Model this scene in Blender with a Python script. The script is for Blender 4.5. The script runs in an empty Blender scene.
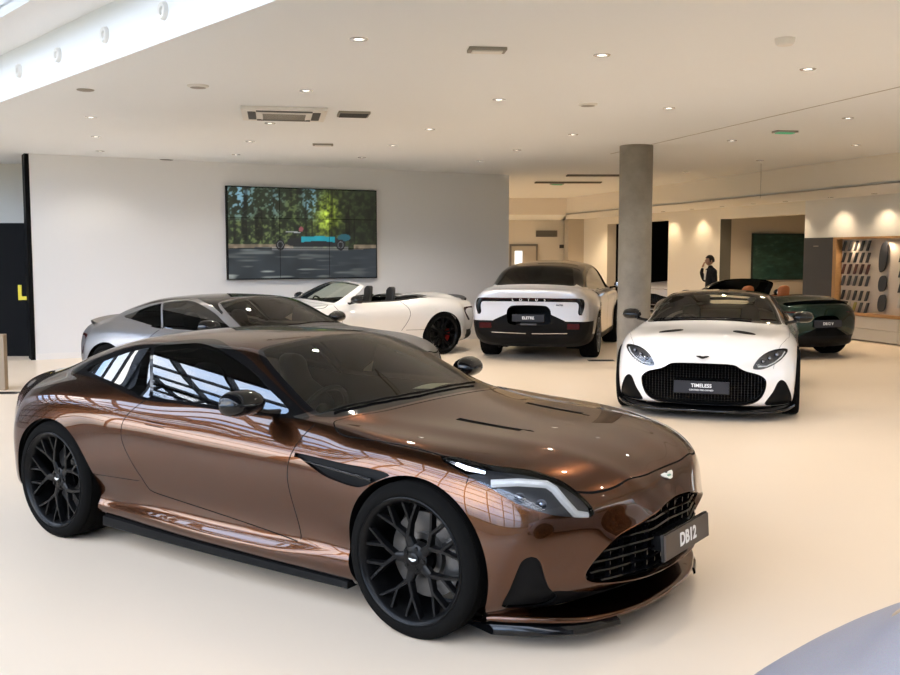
import bpy, bmesh, math, random
import numpy as np
from mathutils import Vector, Matrix

random.seed(7)
scene = bpy.context.scene
COL = scene.collection
PI = math.pi

# ------------------------------------------------------------------ objects
def tag(o, label=None, cat=None, group=None, kind=None):
    if label: o['label'] = label
    if cat: o['category'] = cat
    if group: o['group'] = group
    if kind: o['kind'] = kind
    return o

def empty(name, loc=(0, 0, 0), rz=0.0):
    o = bpy.data.objects.new(name, None)
    COL.objects.link(o)
    o.location = loc
    o.rotation_euler = (0, 0, rz)
    o.empty_display_size = 0.2
    return o

def link_mesh(name, me, mat=None, parent=None, smooth=None):
    o = bpy.data.objects.new(name, me)
    COL.objects.link(o)
    if mat is not None:
        for m in (mat if isinstance(mat, (list, tuple)) else [mat]):
            me.materials.append(m)
    if parent is not None:
        o.parent = parent
    if smooth is not None:
        for p in me.polygons:
            p.use_smooth = smooth
    return o

def sharp_by_angle(me, deg=35):
    bm = bmesh.new(); bm.from_mesh(me)
    a = math.radians(deg)
    for f in bm.faces: f.smooth = True
    for e in bm.edges:
        e.smooth = not (len(e.link_faces) == 2 and e.calc_face_angle(0) > a)
    bm.to_mesh(me); bm.free()

class MB:
    """collects simple solids into one mesh"""
    def __init__(self):
        self.v = []; self.f = []; self.m = []
        self.mi = 0
    def add(self, vs, fs):
        b = len(self.v)
        self.v += [tuple(p) for p in vs]
        self.f += [tuple(b + i for i in f) for f in fs]
        self.m += [self.mi] * len(fs)
    def box(self, c, s, rz=0.0, mat=None):
        hx, hy, hz = s[0] / 2, s[1] / 2, s[2] / 2
        vs = [Vector((x, y, z)) for x in (-hx, hx) for y in (-hy, hy) for z in (-hz, hz)]
        if mat is not None: vs = [mat @ v for v in vs]
        elif rz: vs = [Matrix.Rotation(rz, 3, 'Z') @ v for v in vs]
        vs = [v + Vector(c) for v in vs]
        self.add(vs, [(0, 1, 3, 2), (4, 6, 7, 5), (0, 4, 5, 1), (2, 3, 7, 6), (0, 2, 6, 4), (1, 5, 7, 3)])
    def prism(self, pts, d):
        """closed outline pts (3d) pushed along vector d"""
        n = len(pts); d = Vector(d)
        vs = [Vector(p) for p in pts] + [Vector(p) + d for p in pts]
        fs = [tuple(range(n))[::-1], tuple(range(n, 2 * n))]
        for i in range(n):
            j = (i + 1) % n
            fs.append((i, j, n + j, n + i))
        self.add(vs, fs)
    def tube(self, path, r, n=10, closed=False, cap=True):
        P = [Vector(p) for p in path]; k = len(P)
        rr = r if isinstance(r, (list, tuple)) else [r] * k
        prev = None; base = []
        for i in range(k):
            if closed: t = P[(i + 1) % k] - P[i - 1]
            else: t = P[min(i + 1, k - 1)] - P[max(i - 1, 0)]
            t.normalize()
            if prev is None:
                a = Vector((0, 0, 1)) if abs(t.z) < .9 else Vector((1, 0, 0))
                u = t.cross(a).normalized()
            else:
                u = (prev - t * prev.dot(t)).normalized()
            prev = u; w = t.cross(u)
            base.append([P[i] + (u * math.cos(2 * PI * q / n) + w * math.sin(2 * PI * q / n)) * rr[i] for q in range(n)])
        vs = [p for ring in base for p in ring]; fs = []
        m = k if closed else k - 1
        for i in range(m):
            j = (i + 1) % k
            for q in range(n):
                q2 = (q + 1) % n
                fs.append((i * n + q, i * n + q2, j * n + q2, j * n + q))
        if cap and not closed:
            fs.append(tuple(range(n))[::-1]); fs.append(tuple((k - 1) * n + q for q in range(n)))
        self.add(vs, fs)
    def lathe(self, prof, n=32, axis='Z', c=(0, 0, 0), closed=False):
        """prof: (radius, height) pairs about axis"""
        vs = []; fs = []; k = len(prof)
        for i in range(n):
            a = 2 * PI * i / n; ca, sa = math.cos(a), math.sin(a)
            for (r, h) in prof:
                if axis == 'Z': p = (r * ca, r * sa, h)
                elif axis == 'Y': p = (r * sa, h, r * ca)
                else: p = (h, r * ca, r * sa)
                vs.append((p[0] + c[0], p[1] + c[1], p[2] + c[2]))
        kk = k if closed else k - 1
        for i in range(n):
            j = (i + 1) % n
            for q in range(kk):
                q2 = (q + 1) % k
                fs.append((i * k + q, j * k + q, j * k + q2, i * k + q2))
        self.add(vs, fs)
    def disc(self, c, r, n=24, h=0.0, axis='Z'):
        self.lathe([(1e-5, 0), (r, 0), (r, h), (1e-5, h)] if h else [(1e-5, 0), (r, 0)], n, axis, c)
    def ellipsoid(self, c, s, n=20, m=12, mat=None):
        vs = []; fs = []
        for i in range(m + 1):
            th = PI * i / m
            for j in range(n):
                ph = 2 * PI * j / n
                p = Vector((s[0] * math.sin(th) * math.cos(ph), s[1] * math.sin(th) * math.sin(ph), s[2] * math.cos(th)))
                if mat is not None: p = mat @ p
                vs.append(p + Vector(c))
        for i in range(m):
            for j in range(n):
                j2 = (j + 1) % n
                fs.append((i * n + j, (i + 1) * n + j, (i + 1) * n + j2, i * n + j2))
        self.add(vs, fs)
    def grid(self, G, flip=False):
        """G[i][j] points"""
        a = len(G); b = len(G[0]); vs = [p for r in G for p in r]; fs = []
        for i in range(a - 1):
            for j in range(b - 1):
                q = (i * b + j, (i + 1) * b + j, (i + 1) * b + j + 1, i * b + j + 1)
                fs.append(q[::-1] if flip else q)
        self.add(vs, fs)
    def build(self, name, mat, parent=None, smooth=False, angle=35, bevel=0.0, weld=True, loc=None):
        me = bpy.data.meshes.new(name)
        me.from_pydata(self.v, [], self.f)
        for p, mi in zip(me.polygons, self.m): p.material_index = mi
        bm = bmesh.new(); bm.from_mesh(me)
        if weld: bmesh.ops.remove_doubles(bm, verts=bm.verts, dist=1e-5)
        bmesh.ops.recalc_face_normals(bm, faces=bm.faces)
        if bevel:
            es = [e for e in bm.edges if len(e.link_faces) == 2 and e.calc_face_angle(0) > math.radians(25)]
            bmesh.ops.bevel(bm, geom=es, offset=bevel, segments=2, profile=.5, affect='EDGES', clamp_overlap=True)
        bm.to_mesh(me); bm.free()
        o = link_mesh(name, me, mat, parent)
        if smooth: sharp_by_angle(me, angle)
        if loc is not None: o.location = loc
        return o

def pchip(xk, yk, x):
    xk = np.asarray(xk, float); yk = np.asarray(yk, float); x = np.asarray(x, float)
    if len(xk) == 1: return np.full_like(x, yk[0])
    h = np.diff(xk); d = np.diff(yk) / h
    m = np.zeros_like(yk)
    if len(xk) > 2:
        for i in range(1, len(xk) - 1):
            if d[i - 1] * d[i] > 0:
                w1 = 2 * h[i] + h[i - 1]; w2 = h[i] + 2 * h[i - 1]
                m[i] = (w1 + w2) / (w1 / d[i - 1] + w2 / d[i])
    m[0] = d[0]; m[-1] = d[-1]
    k = np.clip(np.searchsorted(xk, x) - 1, 0, len(h) - 1)
    t = (x - xk[k]) / h[k]
    t2 = t * t; t3 = t2 * t
    r = (2 * t3 - 3 * t2 + 1) * yk[k] + (t3 - 2 * t2 + t) * h[k] * m[k] + (-2 * t3 + 3 * t2) * yk[k + 1] + (t3 - t2) * h[k] * m[k + 1]
    return r

def catmull(pts, n=6, closed=True):
    P = np.asarray(pts, float); k = len(P); out = []
    segs = k if closed else k - 1
    for i in range(segs):
        if closed: a, b, c, d = P[i - 1], P[i], P[(i + 1) % k], P[(i + 2) % k]
        else: a, b, c, d = P[max(i - 1, 0)], P[i], P[i + 1], P[min(i + 2, k - 1)]
        for q in range(n):
            t = q / n
            out.append(.5 * ((2 * b) + (c - a) * t + (2 * a - 5 * b + 4 * c - d) * t * t + (3 * b - a - 3 * c + d) * t ** 3))
    if not closed: out.append(P[-1])
    return np.array(out)

def sdf_poly(P, X):
    """signed distance of 2d points X (n,2) to closed polygon P (m,2); negative inside"""
    A = P; B = np.roll(P, -1, 0)
    d2 = np.full(len(X), 1e9); ins = np.zeros(len(X), bool)
    for a, b in zip(A, B):
        e = b - a; w = X - a
        L = e @ e
        t = np.clip((w @ e) / L if L > 1e-14 else 0 * w[:, 0], 0, 1)
        q = w - t[:, None] * e
        d2 = np.minimum(d2, (q * q).sum(1))
        c = (a[1] > X[:, 1]) != (b[1] > X[:, 1])
        if abs(e[1]) > 1e-12:
            xi = a[0] + (X[:, 1] - a[1]) / e[1] * e[0]
            ins ^= c & (X[:, 0] < xi)
    d = np.sqrt(d2)
    return np.where(ins, -d, d)

def text_mesh(s, size, bold=0.0, extrude=0.001, spacing=1.0):
    cu = bpy.data.curves.new('lettering', 'FONT')
    cu.body = s; cu.size = size; cu.align_x = 'CENTER'; cu.align_y = 'CENTER'
    cu.offset = bold; cu.extrude = extrude; cu.space_character = spacing
    cu.resolution_u = 3
    o = bpy.data.objects.new('lettering', cu); COL.objects.link(o)
    dg = bpy.context.evaluated_depsgraph_get(); dg.update()
    me = bpy.data.meshes.new_from_object(o.evaluated_get(dg))
    bpy.data.objects.remove(o); bpy.data.curves.remove(cu)
    me.name = 'lettering'
    return me
# ------------------------------------------------------------------ materials
def mat_new(name):
    m = bpy.data.materials.new(name); m.use_nodes = True
    nt = m.node_tree
    return m, nt, nt.nodes['Principled BSDF']

def principled(name, col, rough=.5, metal=0.0, spec=.5, coat=0.0, coat_rough=.03, emit=None, estr=1.0, bump=None, noise=None):
    m, nt, p = mat_new(name)
    p.inputs['Base Color'].default_value = (*col, 1)
    p.inputs['Roughness'].default_value = rough
    p.inputs['Metallic'].default_value = metal
    p.inputs['Specular IOR Level'].default_value = spec
    p.inputs['Coat Weight'].default_value = coat
    p.inputs['Coat Roughness'].default_value = coat_rough
    if emit:
        p.inputs['Emission Color'].default_value = (*emit, 1)
        p.inputs['Emission Strength'].default_value = estr
    if noise:      # (scale, amount): faint mottling of the base colour
        tc = nt.nodes.new('ShaderNodeTexCoord'); n = nt.nodes.new('ShaderNodeTexNoise')
        n.inputs['Scale'].default_value = noise[0]; n.inputs['Detail'].default_value = 4
        nt.links.new(tc.outputs['Object'], n.inputs['Vector'])
        r = nt.nodes.new('ShaderNodeValToRGB')
        a = noise[1]
        r.color_ramp.elements[0].position = .3; r.color_ramp.elements[1].position = .7
        r.color_ramp.elements[0].color = (*[c * (1 - a) for c in col], 1)
        r.color_ramp.elements[1].color = (*[min(1, c * (1 + a)) for c in col], 1)
        nt.links.new(n.outputs['Fac'], r.inputs['Fac']); nt.links.new(r.outputs['Color'], p.inputs['Base Color'])
    if bump:       # (scale, strength)
        tc = nt.nodes.new('ShaderNodeTexCoord'); n = nt.nodes.new('ShaderNodeTexNoise')
        n.inputs['Scale'].default_value = bump[0]
        nt.links.new(tc.outputs['Object'], n.inputs['Vector'])
        b = nt.nodes.new('ShaderNodeBump'); b.inputs['Strength'].default_value = bump[1]; b.inputs['Distance'].default_value = .002
        nt.links.new(n.outputs['Fac'], b.inputs['Height']); nt.links.new(b.outputs['Normal'], p.inputs['Normal'])
    return m

def paint(name, col, edge=None, metal=.75, rough=.3, coat=1.0, flake=.25):
    """metallic lacquer: flake colour facing you, a second tint at grazing angles"""
    m, nt, p = mat_new(name)
    p.inputs['Metallic'].default_value = metal
    p.inputs['Roughness'].default_value = rough
    p.inputs['Coat Weight'].default_value = coat
    p.inputs['Coat Roughness'].default_value = .015
    p.inputs['Coat IOR'].default_value = 1.48
    p.inputs['Specular Tint'].default_value = (*[min(1, c * 2 + .5) for c in col], 1)
    lw = nt.nodes.new('ShaderNodeLayerWeight'); lw.inputs['Blend'].default_value = .45
    mx = nt.nodes.new('ShaderNodeMix'); mx.data_type = 'RGBA'
    mx.inputs[6].default_value = (*col, 1); mx.inputs[7].default_value = (*(edge or col), 1)
    nt.links.new(lw.outputs['Facing'], mx.inputs[0])
    tc = nt.nodes.new('ShaderNodeTexCoord'); n = nt.nodes.new('ShaderNodeTexVoronoi'); n.inputs['Scale'].default_value = 900
    nt.links.new(tc.outputs['Object'], n.inputs['Vector'])
    hs = nt.nodes.new('ShaderNodeMix'); hs.data_type = 'RGBA'; hs.blend_type = 'OVERLAY'; hs.inputs[0].default_value = flake
    nt.links.new(mx.outputs[2], hs.inputs[6]); nt.links.new(n.outputs['Color'], hs.inputs[7])
    sat = nt.nodes.new('ShaderNodeMix'); sat.data_type = 'RGBA'; sat.inputs[0].default_value = .5
    nt.links.new(mx.outputs[2], sat.inputs[6]); nt.links.new(hs.outputs[2], sat.inputs[7])
    nt.links.new(sat.outputs[2], p.inputs['Base Color'])
    return m

def thin_glass(name, tint=(.5, .5, .5), ior=1.5, rough=0.0, boost=0.0):
    """one pane of coated glass: tinted straight through, mirror by Fresnel"""
    m = bpy.data.materials.new(name); m.use_nodes = True; nt = m.node_tree
    nt.nodes.remove(nt.nodes['Principled BSDF']); out = nt.nodes['Material Output']
    t = nt.nodes.new('ShaderNodeBsdfTransparent'); t.inputs['Color'].default_value = (*tint, 1)
    g = nt.nodes.new('ShaderNodeBsdfGlossy'); g.inputs['Roughness'].default_value = rough
    fr = nt.nodes.new('ShaderNodeFresnel'); fr.inputs['IOR'].default_value = ior
    mx = nt.nodes.new('ShaderNodeMixShader')
    if boost:
        ad = nt.nodes.new('ShaderNodeMath'); ad.operation = 'ADD'; ad.use_clamp = True; ad.inputs[1].default_value = boost
        nt.links.new(fr.outputs[0], ad.inputs[0]); nt.links.new(ad.outputs[0], mx.inputs[0])
    else:
        nt.links.new(fr.outputs[0], mx.inputs[0])
    nt.links.new(t.outputs[0], mx.inputs[1]); nt.links.new(g.outputs[0], mx.inputs[2])
    nt.links.new(mx.outputs[0], out.inputs['Surface'])
    return m

def emitter(name, col, s):
    m = bpy.data.materials.new(name); m.use_nodes = True; nt = m.node_tree
    nt.nodes.remove(nt.nodes['Principled BSDF'])
    e = nt.nodes.new('ShaderNodeEmission'); e.inputs['Color'].default_value = (*col, 1); e.inputs['Strength'].default_value = s
    nt.links.new(e.outputs[0], nt.nodes['Material Output'].inputs['Surface'])
    return m

M = {}
M['copper'] = paint('copper_lacquer', (.082, .031, .0115), (.048, .0185, .0120), metal=1.0, rough=.27)
M['grey_matt'] = paint('satin_grey_lacquer', (.30, .29, .29), (.16, .16, .17), metal=.8, rough=.38, coat=.25)
M['white'] = principled('white_lacquer', (.80, .78, .76), .35, 0, .5, 1.0, .02)
M['grey_pearl'] = paint('pale_grey_lacquer', (.66, .66, .68), (.50, .50, .54), metal=.25, rough=.35)
M['green'] = paint('dark_green_lacquer', (.003, .020, .014), (.002, .008, .007), metal=.6, rough=.25, coat=.6)
M['silver'] = paint('silver_lacquer', (.52, .53, .60), (.40, .40, .47), metal=.6, rough=.5, coat=.12)
M['black_gloss'] = principled('black_gloss', (.004, .004, .0045), .08, 0, .40)
M['black_satin'] = principled('black_satin', (.005, .005, .0052), .5, 0, .09)
M['rim_black'] = principled('rim_black', (.004, .004, .0042), .28, 0, .16)
M['black_matt'] = principled('black_matt', (.004, .004, .004), .8, 0, .05)
M['gap'] = principled('panel_gap', (.004, .004, .004), .9, 0, .1)
M['rubber'] = principled('tyre_rubber', (.0065, .0063, .006), .88, 0, .03, bump=(120, .2))
M['disc'] = principled('brake_disc_steel', (.13, .125, .12), .35, 1.0)
M['red'] = principled('red_caliper', (.35, .012, .01), .35, 0, .5, .6)
M['black_caliper'] = principled('black_caliper', (.02, .02, .02), .3, 0, .5, .6)
M['chrome'] = principled('chrome', (.75, .75, .76), .12, 1.0)
M['badge'] = principled('white_badge', (.80, .85, .84), .25, .3, .5, 1.0)
M['badge_green'] = principled('badge_green', (.02, .16, .12), .3, .2, .5, 1.0)
M['side_glass'] = thin_glass('tinted_side_glass', (.13, .14, .14), 1.55, boost=.045)
M['wind_glass'] = thin_glass('windscreen_glass', (.64, .69, .60), 1.45)
M['dark_glass'] = thin_glass('privacy_glass', (.03, .03, .03), 1.3)
M['lens'] = thin_glass('lamp_lens', (.85, .86, .88), 1.45)
M['lamp_inner'] = principled('lamp_bucket', (.12, .12, .125), .3, .7, .5)
M['drl'] = principled('lamp_light_guide', (.92, .92, .90), .3, 0, .5, .8, emit=(1, .98, .92), estr=.25)
M['proj'] = principled('projector_lens', (.25, .26, .30), .06, .8, .5, 1.0)
M['plate_brown'] = principled('taupe_plate', (.075, .056, .045), .45, 0, .3)
M['plate_black'] = principled('dark_plate', (.018, .018, .022), .4, 0, .3)
M['letter'] = principled('white_lettering', (.85, .85, .85), .5)
M['interior'] = principled('dark_cabin_trim', (.030, .030, .030), .75, 0, .2)
M['headliner'] = principled('headliner_cloth', (.022, .022, .021), .9, 0, .1)
M['leather_black'] = principled('black_leather', (.022, .021, .021), .5, 0, .4)
M['leather_grey'] = principled('grey_leather', (.10, .10, .095), .5, 0, .4)
M['leather_tan'] = principled('tan_leather', (.40, .13, .045), .5, 0, .4)
M['paper'] = principled('paper', (.85, .85, .80), .8)
M['tail_red'] = principled('red_tail_lamp', (.045, .004, .004), .2, 0, .3)
M['tail_white'] = principled('clear_tail_lamp', (.8, .8, .8), .2, 0, .5, 1.0)
# ------------------------------------------------------------------ room materials
M['floor'] = principled('poured_cream_floor', (.81, .675, .53), .36, 0, .25, noise=(.35, .025))
M['ceiling'] = principled('ceiling_paint', (.84, .86, .87), .85, 0, .2)
M['bulkhead'] = principled('bulkhead_paint', (.86, .79, .70), .85, 0, .2)
M['wall'] = principled('wall_paint', (.78, .775, .775), .75, 0, .25)
M['wall_warm'] = principled('warm_wall_paint', (.80, .75, .67), .8, 0, .2)
M['wall_beige'] = principled('beige_wall_paint', (.52, .46, .38), .8, 0, .2)
M['steel_deck'] = principled('dark_steel_deck', (.10, .10, .105), .7, 0, .2)
M['fascia'] = principled('fascia_white', (.86, .86, .86), .6, 0, .3)
M['skirting'] = principled('skirting_white', (.82, .80, .78), .5, 0, .4)
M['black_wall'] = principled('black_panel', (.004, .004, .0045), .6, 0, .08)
M['yellow'] = principled('yellow_sign', (.75, .60, .02), .5)
M['steel_dark'] = principled('dark_steel_frame', (.045, .048, .052), .45, .3, .4)
M['pane'] = thin_glass('facade_glass', (.93, .95, .95), 1.45)
M['grey_panel'] = principled('charcoal_panel', (.055, .055, .06), .55, 0, .3)
M['oak'] = None
M['cabinet'] = principled('cabinet_white', (.62, .585, .53), .5, 0, .4)
M['niche_back'] = principled('niche_back', (.55, .47, .39), .6)
M['trim_white'] = principled('fitting_white', (.78, .75, .70), .5)
M['trim_grey'] = principled('fitting_grey', (.30, .27, .23), .6)
M['fitting_dark'] = principled('fitting_dark', (.05, .045, .04), .6)
M['lamp_ring'] = principled('lamp_ring', (.75, .73, .70), .25, .7)
M['lamp_on'] = emitter('downlight_glow', (1, .86, .66), 14)
M['lamp_cool'] = emitter('downlight_face', (1, .94, .85), 4)
M['sign_green'] = emitter('green_pictogram', (.2, .75, .35), .5)
M['door_paint'] = principled('door_paint', (.55, .50, .43), .5)
M['door_frame'] = principled('door_frame_grey', (.20, .19, .18), .5)
M['lit_pane'] = emitter('lit_door_pane', (1, .97, .9), 1.6)
M['skin'] = principled('skin', (.40, .22, .15), .55, 0, .4)
M['suit'] = principled('dark_suit', (.012, .012, .014), .8, 0, .2)
M['shirt'] = principled('white_shirt', (.70, .69, .67), .8)
M['hair'] = principled('dark_hair', (.02, .015, .012), .6)

def oak_mat():
    m, nt, p = mat_new('oak')
    tc = nt.nodes.new('ShaderNodeTexCoord'); mp = nt.nodes.new('ShaderNodeMapping')
    mp.inputs['Scale'].default_value = (2, 14, 14)
    w = nt.nodes.new('ShaderNodeTexNoise'); w.inputs['Scale'].default_value = 3; w.inputs['Detail'].default_value = 5
    r = nt.nodes.new('ShaderNodeValToRGB')
    r.color_ramp.elements[0].color = (.33, .17, .065, 1); r.color_ramp.elements[1].color = (.47, .27, .11, 1)
    nt.links.new(tc.outputs['Object'], mp.inputs['Vector']); nt.links.new(mp.outputs[0], w.inputs['Vector'])
    nt.links.new(w.outputs['Fac'], r.inputs['Fac']); nt.links.new(r.outputs['Color'], p.inputs['Base Color'])
    p.inputs['Roughness'].default_value = .5
    return m
M['oak'] = oak_mat()

def concrete_mat():
    m, nt, p = mat_new('cast_concrete')
    tc = nt.nodes.new('ShaderNodeTexCoord')
    n = nt.nodes.new('ShaderNodeTexNoise'); n.inputs['Scale'].default_value = 2.2; n.inputs['Detail'].default_value = 8; n.inputs['Roughness'].default_value = .65
    r = nt.nodes.new('ShaderNodeValToRGB')
    r.color_ramp.elements[0].position = .3; r.color_ramp.elements[1].position = .72
    r.color_ramp.elements[0].color = (.19, .165, .135, 1); r.color_ramp.elements[1].color = (.30, .27, .225, 1)
    nt.links.new(tc.outputs['Object'], n.inputs['Vector'])
    nt.links.new(n.outputs['Fac'], r.inputs['Fac']); nt.links.new(r.outputs['Color'], p.inputs['Base Color'])
    p.inputs['Roughness'].default_value = .75
    return m
M['concrete'] = concrete_mat()
# ------------------------------------------------------------------ car bodies
def bs_basis(t):
    return np.array([(1 - t) ** 3, 3 * t ** 3 - 6 * t * t + 4, -3 * t ** 3 + 3 * t * t + 3 * t + 1, t ** 3]) / 6

def bs_dbasis(t):
    return np.array([-(1 - t) ** 2, 3 * t * t - 4 * t, -3 * t * t + 2 * t + 1, t * t]) / 2

class Body:
    """half car skin (y >= 0): feature lines from the floor's centre round the flank to the roof's centre,
    each running from tail to nose, blended into one smooth surface"""
    def __init__(self, KS, columns, stations, si=5, sj=5, fix=1):
        cols = []
        for c in columns:
            a = np.array([(KS[i], *p) if len(p) == 2 else p for i, p in enumerate(c)], float)
            cols.append(a)
        st = np.array(stations, float)
        T = np.stack([np.stack([pchip(KS, c[:, q], st) for q in range(3)], 1) for c in cols], 1)   # (Ni,Nj,3)
        T[:, 0, 1] = 0; T[:, -1, 1] = 0
        C = T.copy()
        def pad(C):
            P = np.concatenate([2 * C[:1] - C[1:2], C, 2 * C[-1:] - C[-2:-1]], 0)
            l = P[:, 1:2] * [1, -1, 1]; r = P[:, -2:-1] * [1, -1, 1]
            return np.concatenate([l, P, r], 1)
        def at_knots(C):
            P = pad(C)
            Q = (P[:-2] + 4 * P[1:-1] + P[2:]) / 6
            return (Q[:, :-2] + 4 * Q[:, 1:-1] + Q[:, 2:]) / 6
        for _ in range(fix):
            C = C + .8 * (T - at_knots(C))
            C[:, 0, 1] = 0; C[:, -1, 1] = 0
        P = pad(C); Ni, Nj = C.shape[:2]
        def mats(N, n):
            us = np.linspace(0, N - 1, (N - 1) * n + 1)
            A = np.zeros((len(us), N + 2)); D = np.zeros_like(A)
            for r, u in enumerate(us):
                k = min(int(u), N - 2); t = u - k
                A[r, k:k + 4] = bs_basis(t); D[r, k:k + 4] = bs_dbasis(t)
            return us, A, D
        ui, Ai, Di = mats(Ni, si); uj, Aj, Dj = mats(Nj, sj)
        V = np.einsum('ai,ijk,bj->abk', Ai, P, Aj)
        du = np.einsum('ai,ijk,bj->abk', Di, P, Aj); dv = np.einsum('ai,ijk,bj->abk', Ai, P, Dj)
        N = np.cross(dv, du)      # outward: (up the section) x (forward)
        V[:, 0, 1] = 0; V[:, -1, 1] = 0
        L = np.linalg.norm(N, axis=2, keepdims=True)
        N = np.where(L > 1e-9, N / np.maximum(L, 1e-9), [[[-1, 0, 0]]])
        N[:, 0, 1] = 0; N[:, -1, 1] = 0
        m = N[N.shape[0] // 2, -1, 2]
        if m < 0: N = -N
        S = np.interp(ui, np.arange(Ni), st)
        self.bm = bm = bmesh.new()
        self.ln = bm.verts.layers.float_vector.new('n'); self.lp = bm.verts.layers.float_vector.new('p')
        g = []
        for a in range(V.shape[0]):
            row = []
            for b in range(V.shape[1]):
                v = bm.verts.new(V[a, b]); v[self.ln] = N[a, b]; v[self.lp] = (S[a], uj[b], 0)
                row.append(v)
            g.append(row)
        for a in range(V.shape[0] - 1):
            for b in range(V.shape[1] - 1):
                q = [g[a][b], g[a + 1][b], g[a + 1][b + 1], g[a][b + 1]]
                c1 = (q[2].co - q[0].co).cross(q[3].co - q[1].co)
                if c1.dot(q[0][self.ln] + q[2][self.ln]) < 0: q.reverse()
                if c1.length > 1e-12: bm.faces.new(q)
        self.V, self.N = V, N
        self.S, self.J = S, uj
        self.fns = {}

    def arrays(self):
        bm = self.bm; bm.verts.ensure_lookup_table(); bm.verts.index_update()
        co = np.array([v.co[:] for v in bm.verts]); pr = np.array([v[self.lp][:] for v in bm.verts])
        return co, pr

    def cut(self, name, fn, mask=None):
        """split the skin along fn = 0; fn(co, param) -> value per point"""
        self.fns[name] = fn
        bm = self.bm; co, pr = self.arrays()
        f = fn(co, pr); ok = np.ones(len(co), bool) if mask is None else mask(co, pr)
        f = np.where(np.abs(f) < 4e-4, 0, f)
        val = {}
        bm.edges.ensure_lookup_table()
        ev = np.array([(e.verts[0].index, e.verts[1].index) for e in bm.edges])
        a, b = f[ev[:, 0]], f[ev[:, 1]]
        need = np.where((a * b < 0) & ok[ev[:, 0]] & ok[ev[:, 1]])[0]
        vs = list(bm.verts); es = [bm.edges[i] for i in need]
        zero = set(vs[i] for i in np.where((f == 0) & ok)[0])
        sg = {vs[i]: f[i] for i in range(len(vs))}
        touched = set()
        for z in zero: touched.update(z.link_faces)
        for e, i in zip(es, need):
            v0, v1 = e.verts; f0, f1 = sg[v0], sg[v1]
            t = f0 / (f0 - f1)
            n0, n1 = v0[self.ln].copy(), v1[self.ln].copy(); p0, p1 = v0[self.lp].copy(), v1[self.lp].copy()
            c = v0.co.lerp(v1.co, t)
            _, nv = bmesh.utils.edge_split(e, v0, t)
            nv.co = c
            nv[self.ln] = n0.lerp(n1, t).normalized(); nv[self.lp] = p0.lerp(p1, t)
            sg[nv] = 0.0; zero.add(nv); touched.update(nv.link_faces)
        for fc in list(touched):
            if not fc.is_valid: continue
            self._split(fc, zero, sg)
        return self

    def _split(self, fc, zero, sg):
        vs = list(fc.verts); n = len(vs)
        zi = [i for i, v in enumerate(vs) if v in zero]
        if len(zi) < 2: return
        for p in range(len(zi)):
            i, j = zi[p], zi[(p + 1) % len(zi)]
            if i == j: continue
            k = (j - i) % n
            if k in (1, n - 1): continue
            A = [sg.get(vs[(i + q) % n], 0) for q in range(1, k)]
            B = [sg.get(vs[(j + q) % n], 0) for q in range(1, n - k)]
            if sum(A) * sum(B) < 0:
                try: nf, _ = bmesh.utils.face_split(fc, vs[i], vs[j])
                except Exception: return
                for q in (fc, nf):
                    if q and q.is_valid and len(q.verts) > 4: self._split(q, zero, sg)
                return

    def poly(self, name, pts, ax='xz', mask=None, n=6, off=0.0, gap=0.0):
        """closed outline seen along an axis (or along any pair of unit vectors); gap also cuts a band on both sides"""
        P = catmull(pts, n) if n > 1 else np.array(pts, float)
        if isinstance(ax, str):
            ii = ['xyz'.index(c) for c in ax]
            pj = lambda co: co[:, ii]
        else:
            U, W = np.array(ax[0], float), np.array(ax[1], float)
            pj = lambda co: np.stack([co @ U, co @ W], 1)
        base = lambda co, pr: sdf_poly(P, pj(co)) - off
        if gap:
            self.cut(name + '+', lambda co, pr: base(co, pr) - gap, mask)
            self.cut(name + '-', lambda co, pr: base(co, pr) + gap, mask)
            self.fns[name] = base
        else:
            self.cut(name, base, mask)
        return self

    def line(self, name, fn, gap, mask=None):
        self.cut(name + '+', lambda c, p: fn(c, p) - gap, mask)
        self.cut(name + '-', lambda c, p: fn(c, p) + gap, mask)
        self.fns[name] = fn

    def classify(self):
        self.faces = [f for f in self.bm.faces]
        self.fc = np.array([f.calc_center_median()[:] for f in self.faces])
        self.fp = np.array([np.mean([v[self.lp][:] for v in f.verts], 0) for f in self.faces])
        self.val = {k: fn(self.fc, self.fp) for k, fn in self.fns.items()}
        self.lab = np.array(['body'] * len(self.faces), dtype=object)
        return self

    def drop(self):
        """reference arrays only; frees the working mesh"""
        self.bm.free()

    def extract(self, sel, name, mat, parent, sides='both', offset=0.0, flip=False, fit=None):
        """sel: boolean per face (or list of (boolean, material index))"""
        if not isinstance(sel, list): sel = [(sel, 0)]
        verts = []; norms = []; faces = []; mids = []; idx = {}
        sg = {'both': (1, -1), 'L': (1,), 'R': (-1,)}[sides]
        for s in sg:
            for mask, mi in sel:
                for k in np.where(mask)[0]:
                    f = self.faces[k]; q = []
                    for v in f.verts:
                        key = (v, s if abs(v.co.y) > 1e-6 else 0)
                        if key not in idx:
                            idx[key] = len(verts)
                            nn = v[self.ln].copy()
                            c = v.co + nn * offset
                            verts.append((c.x, c.y * s, c.z)); norms.append((nn.x, nn.y * s, nn.z))
                        q.append(idx[key])
                    if s < 0: q.reverse()
                    if flip: q.reverse()
                    faces.append(q); mids.append(mi)
        if fit: norms = fit_normals(np.array(verts), np.array(norms), fit)
        me = bpy.data.meshes.new(name)
        me.from_pydata(verts, [], faces)
        for p, mi in zip(me.polygons, mids):
            p.use_smooth = True; p.material_index = mi
        if not flip:
            me.normals_split_custom_set_from_vertices(norms)
        return link_mesh(name, me, mat, parent)

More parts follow.
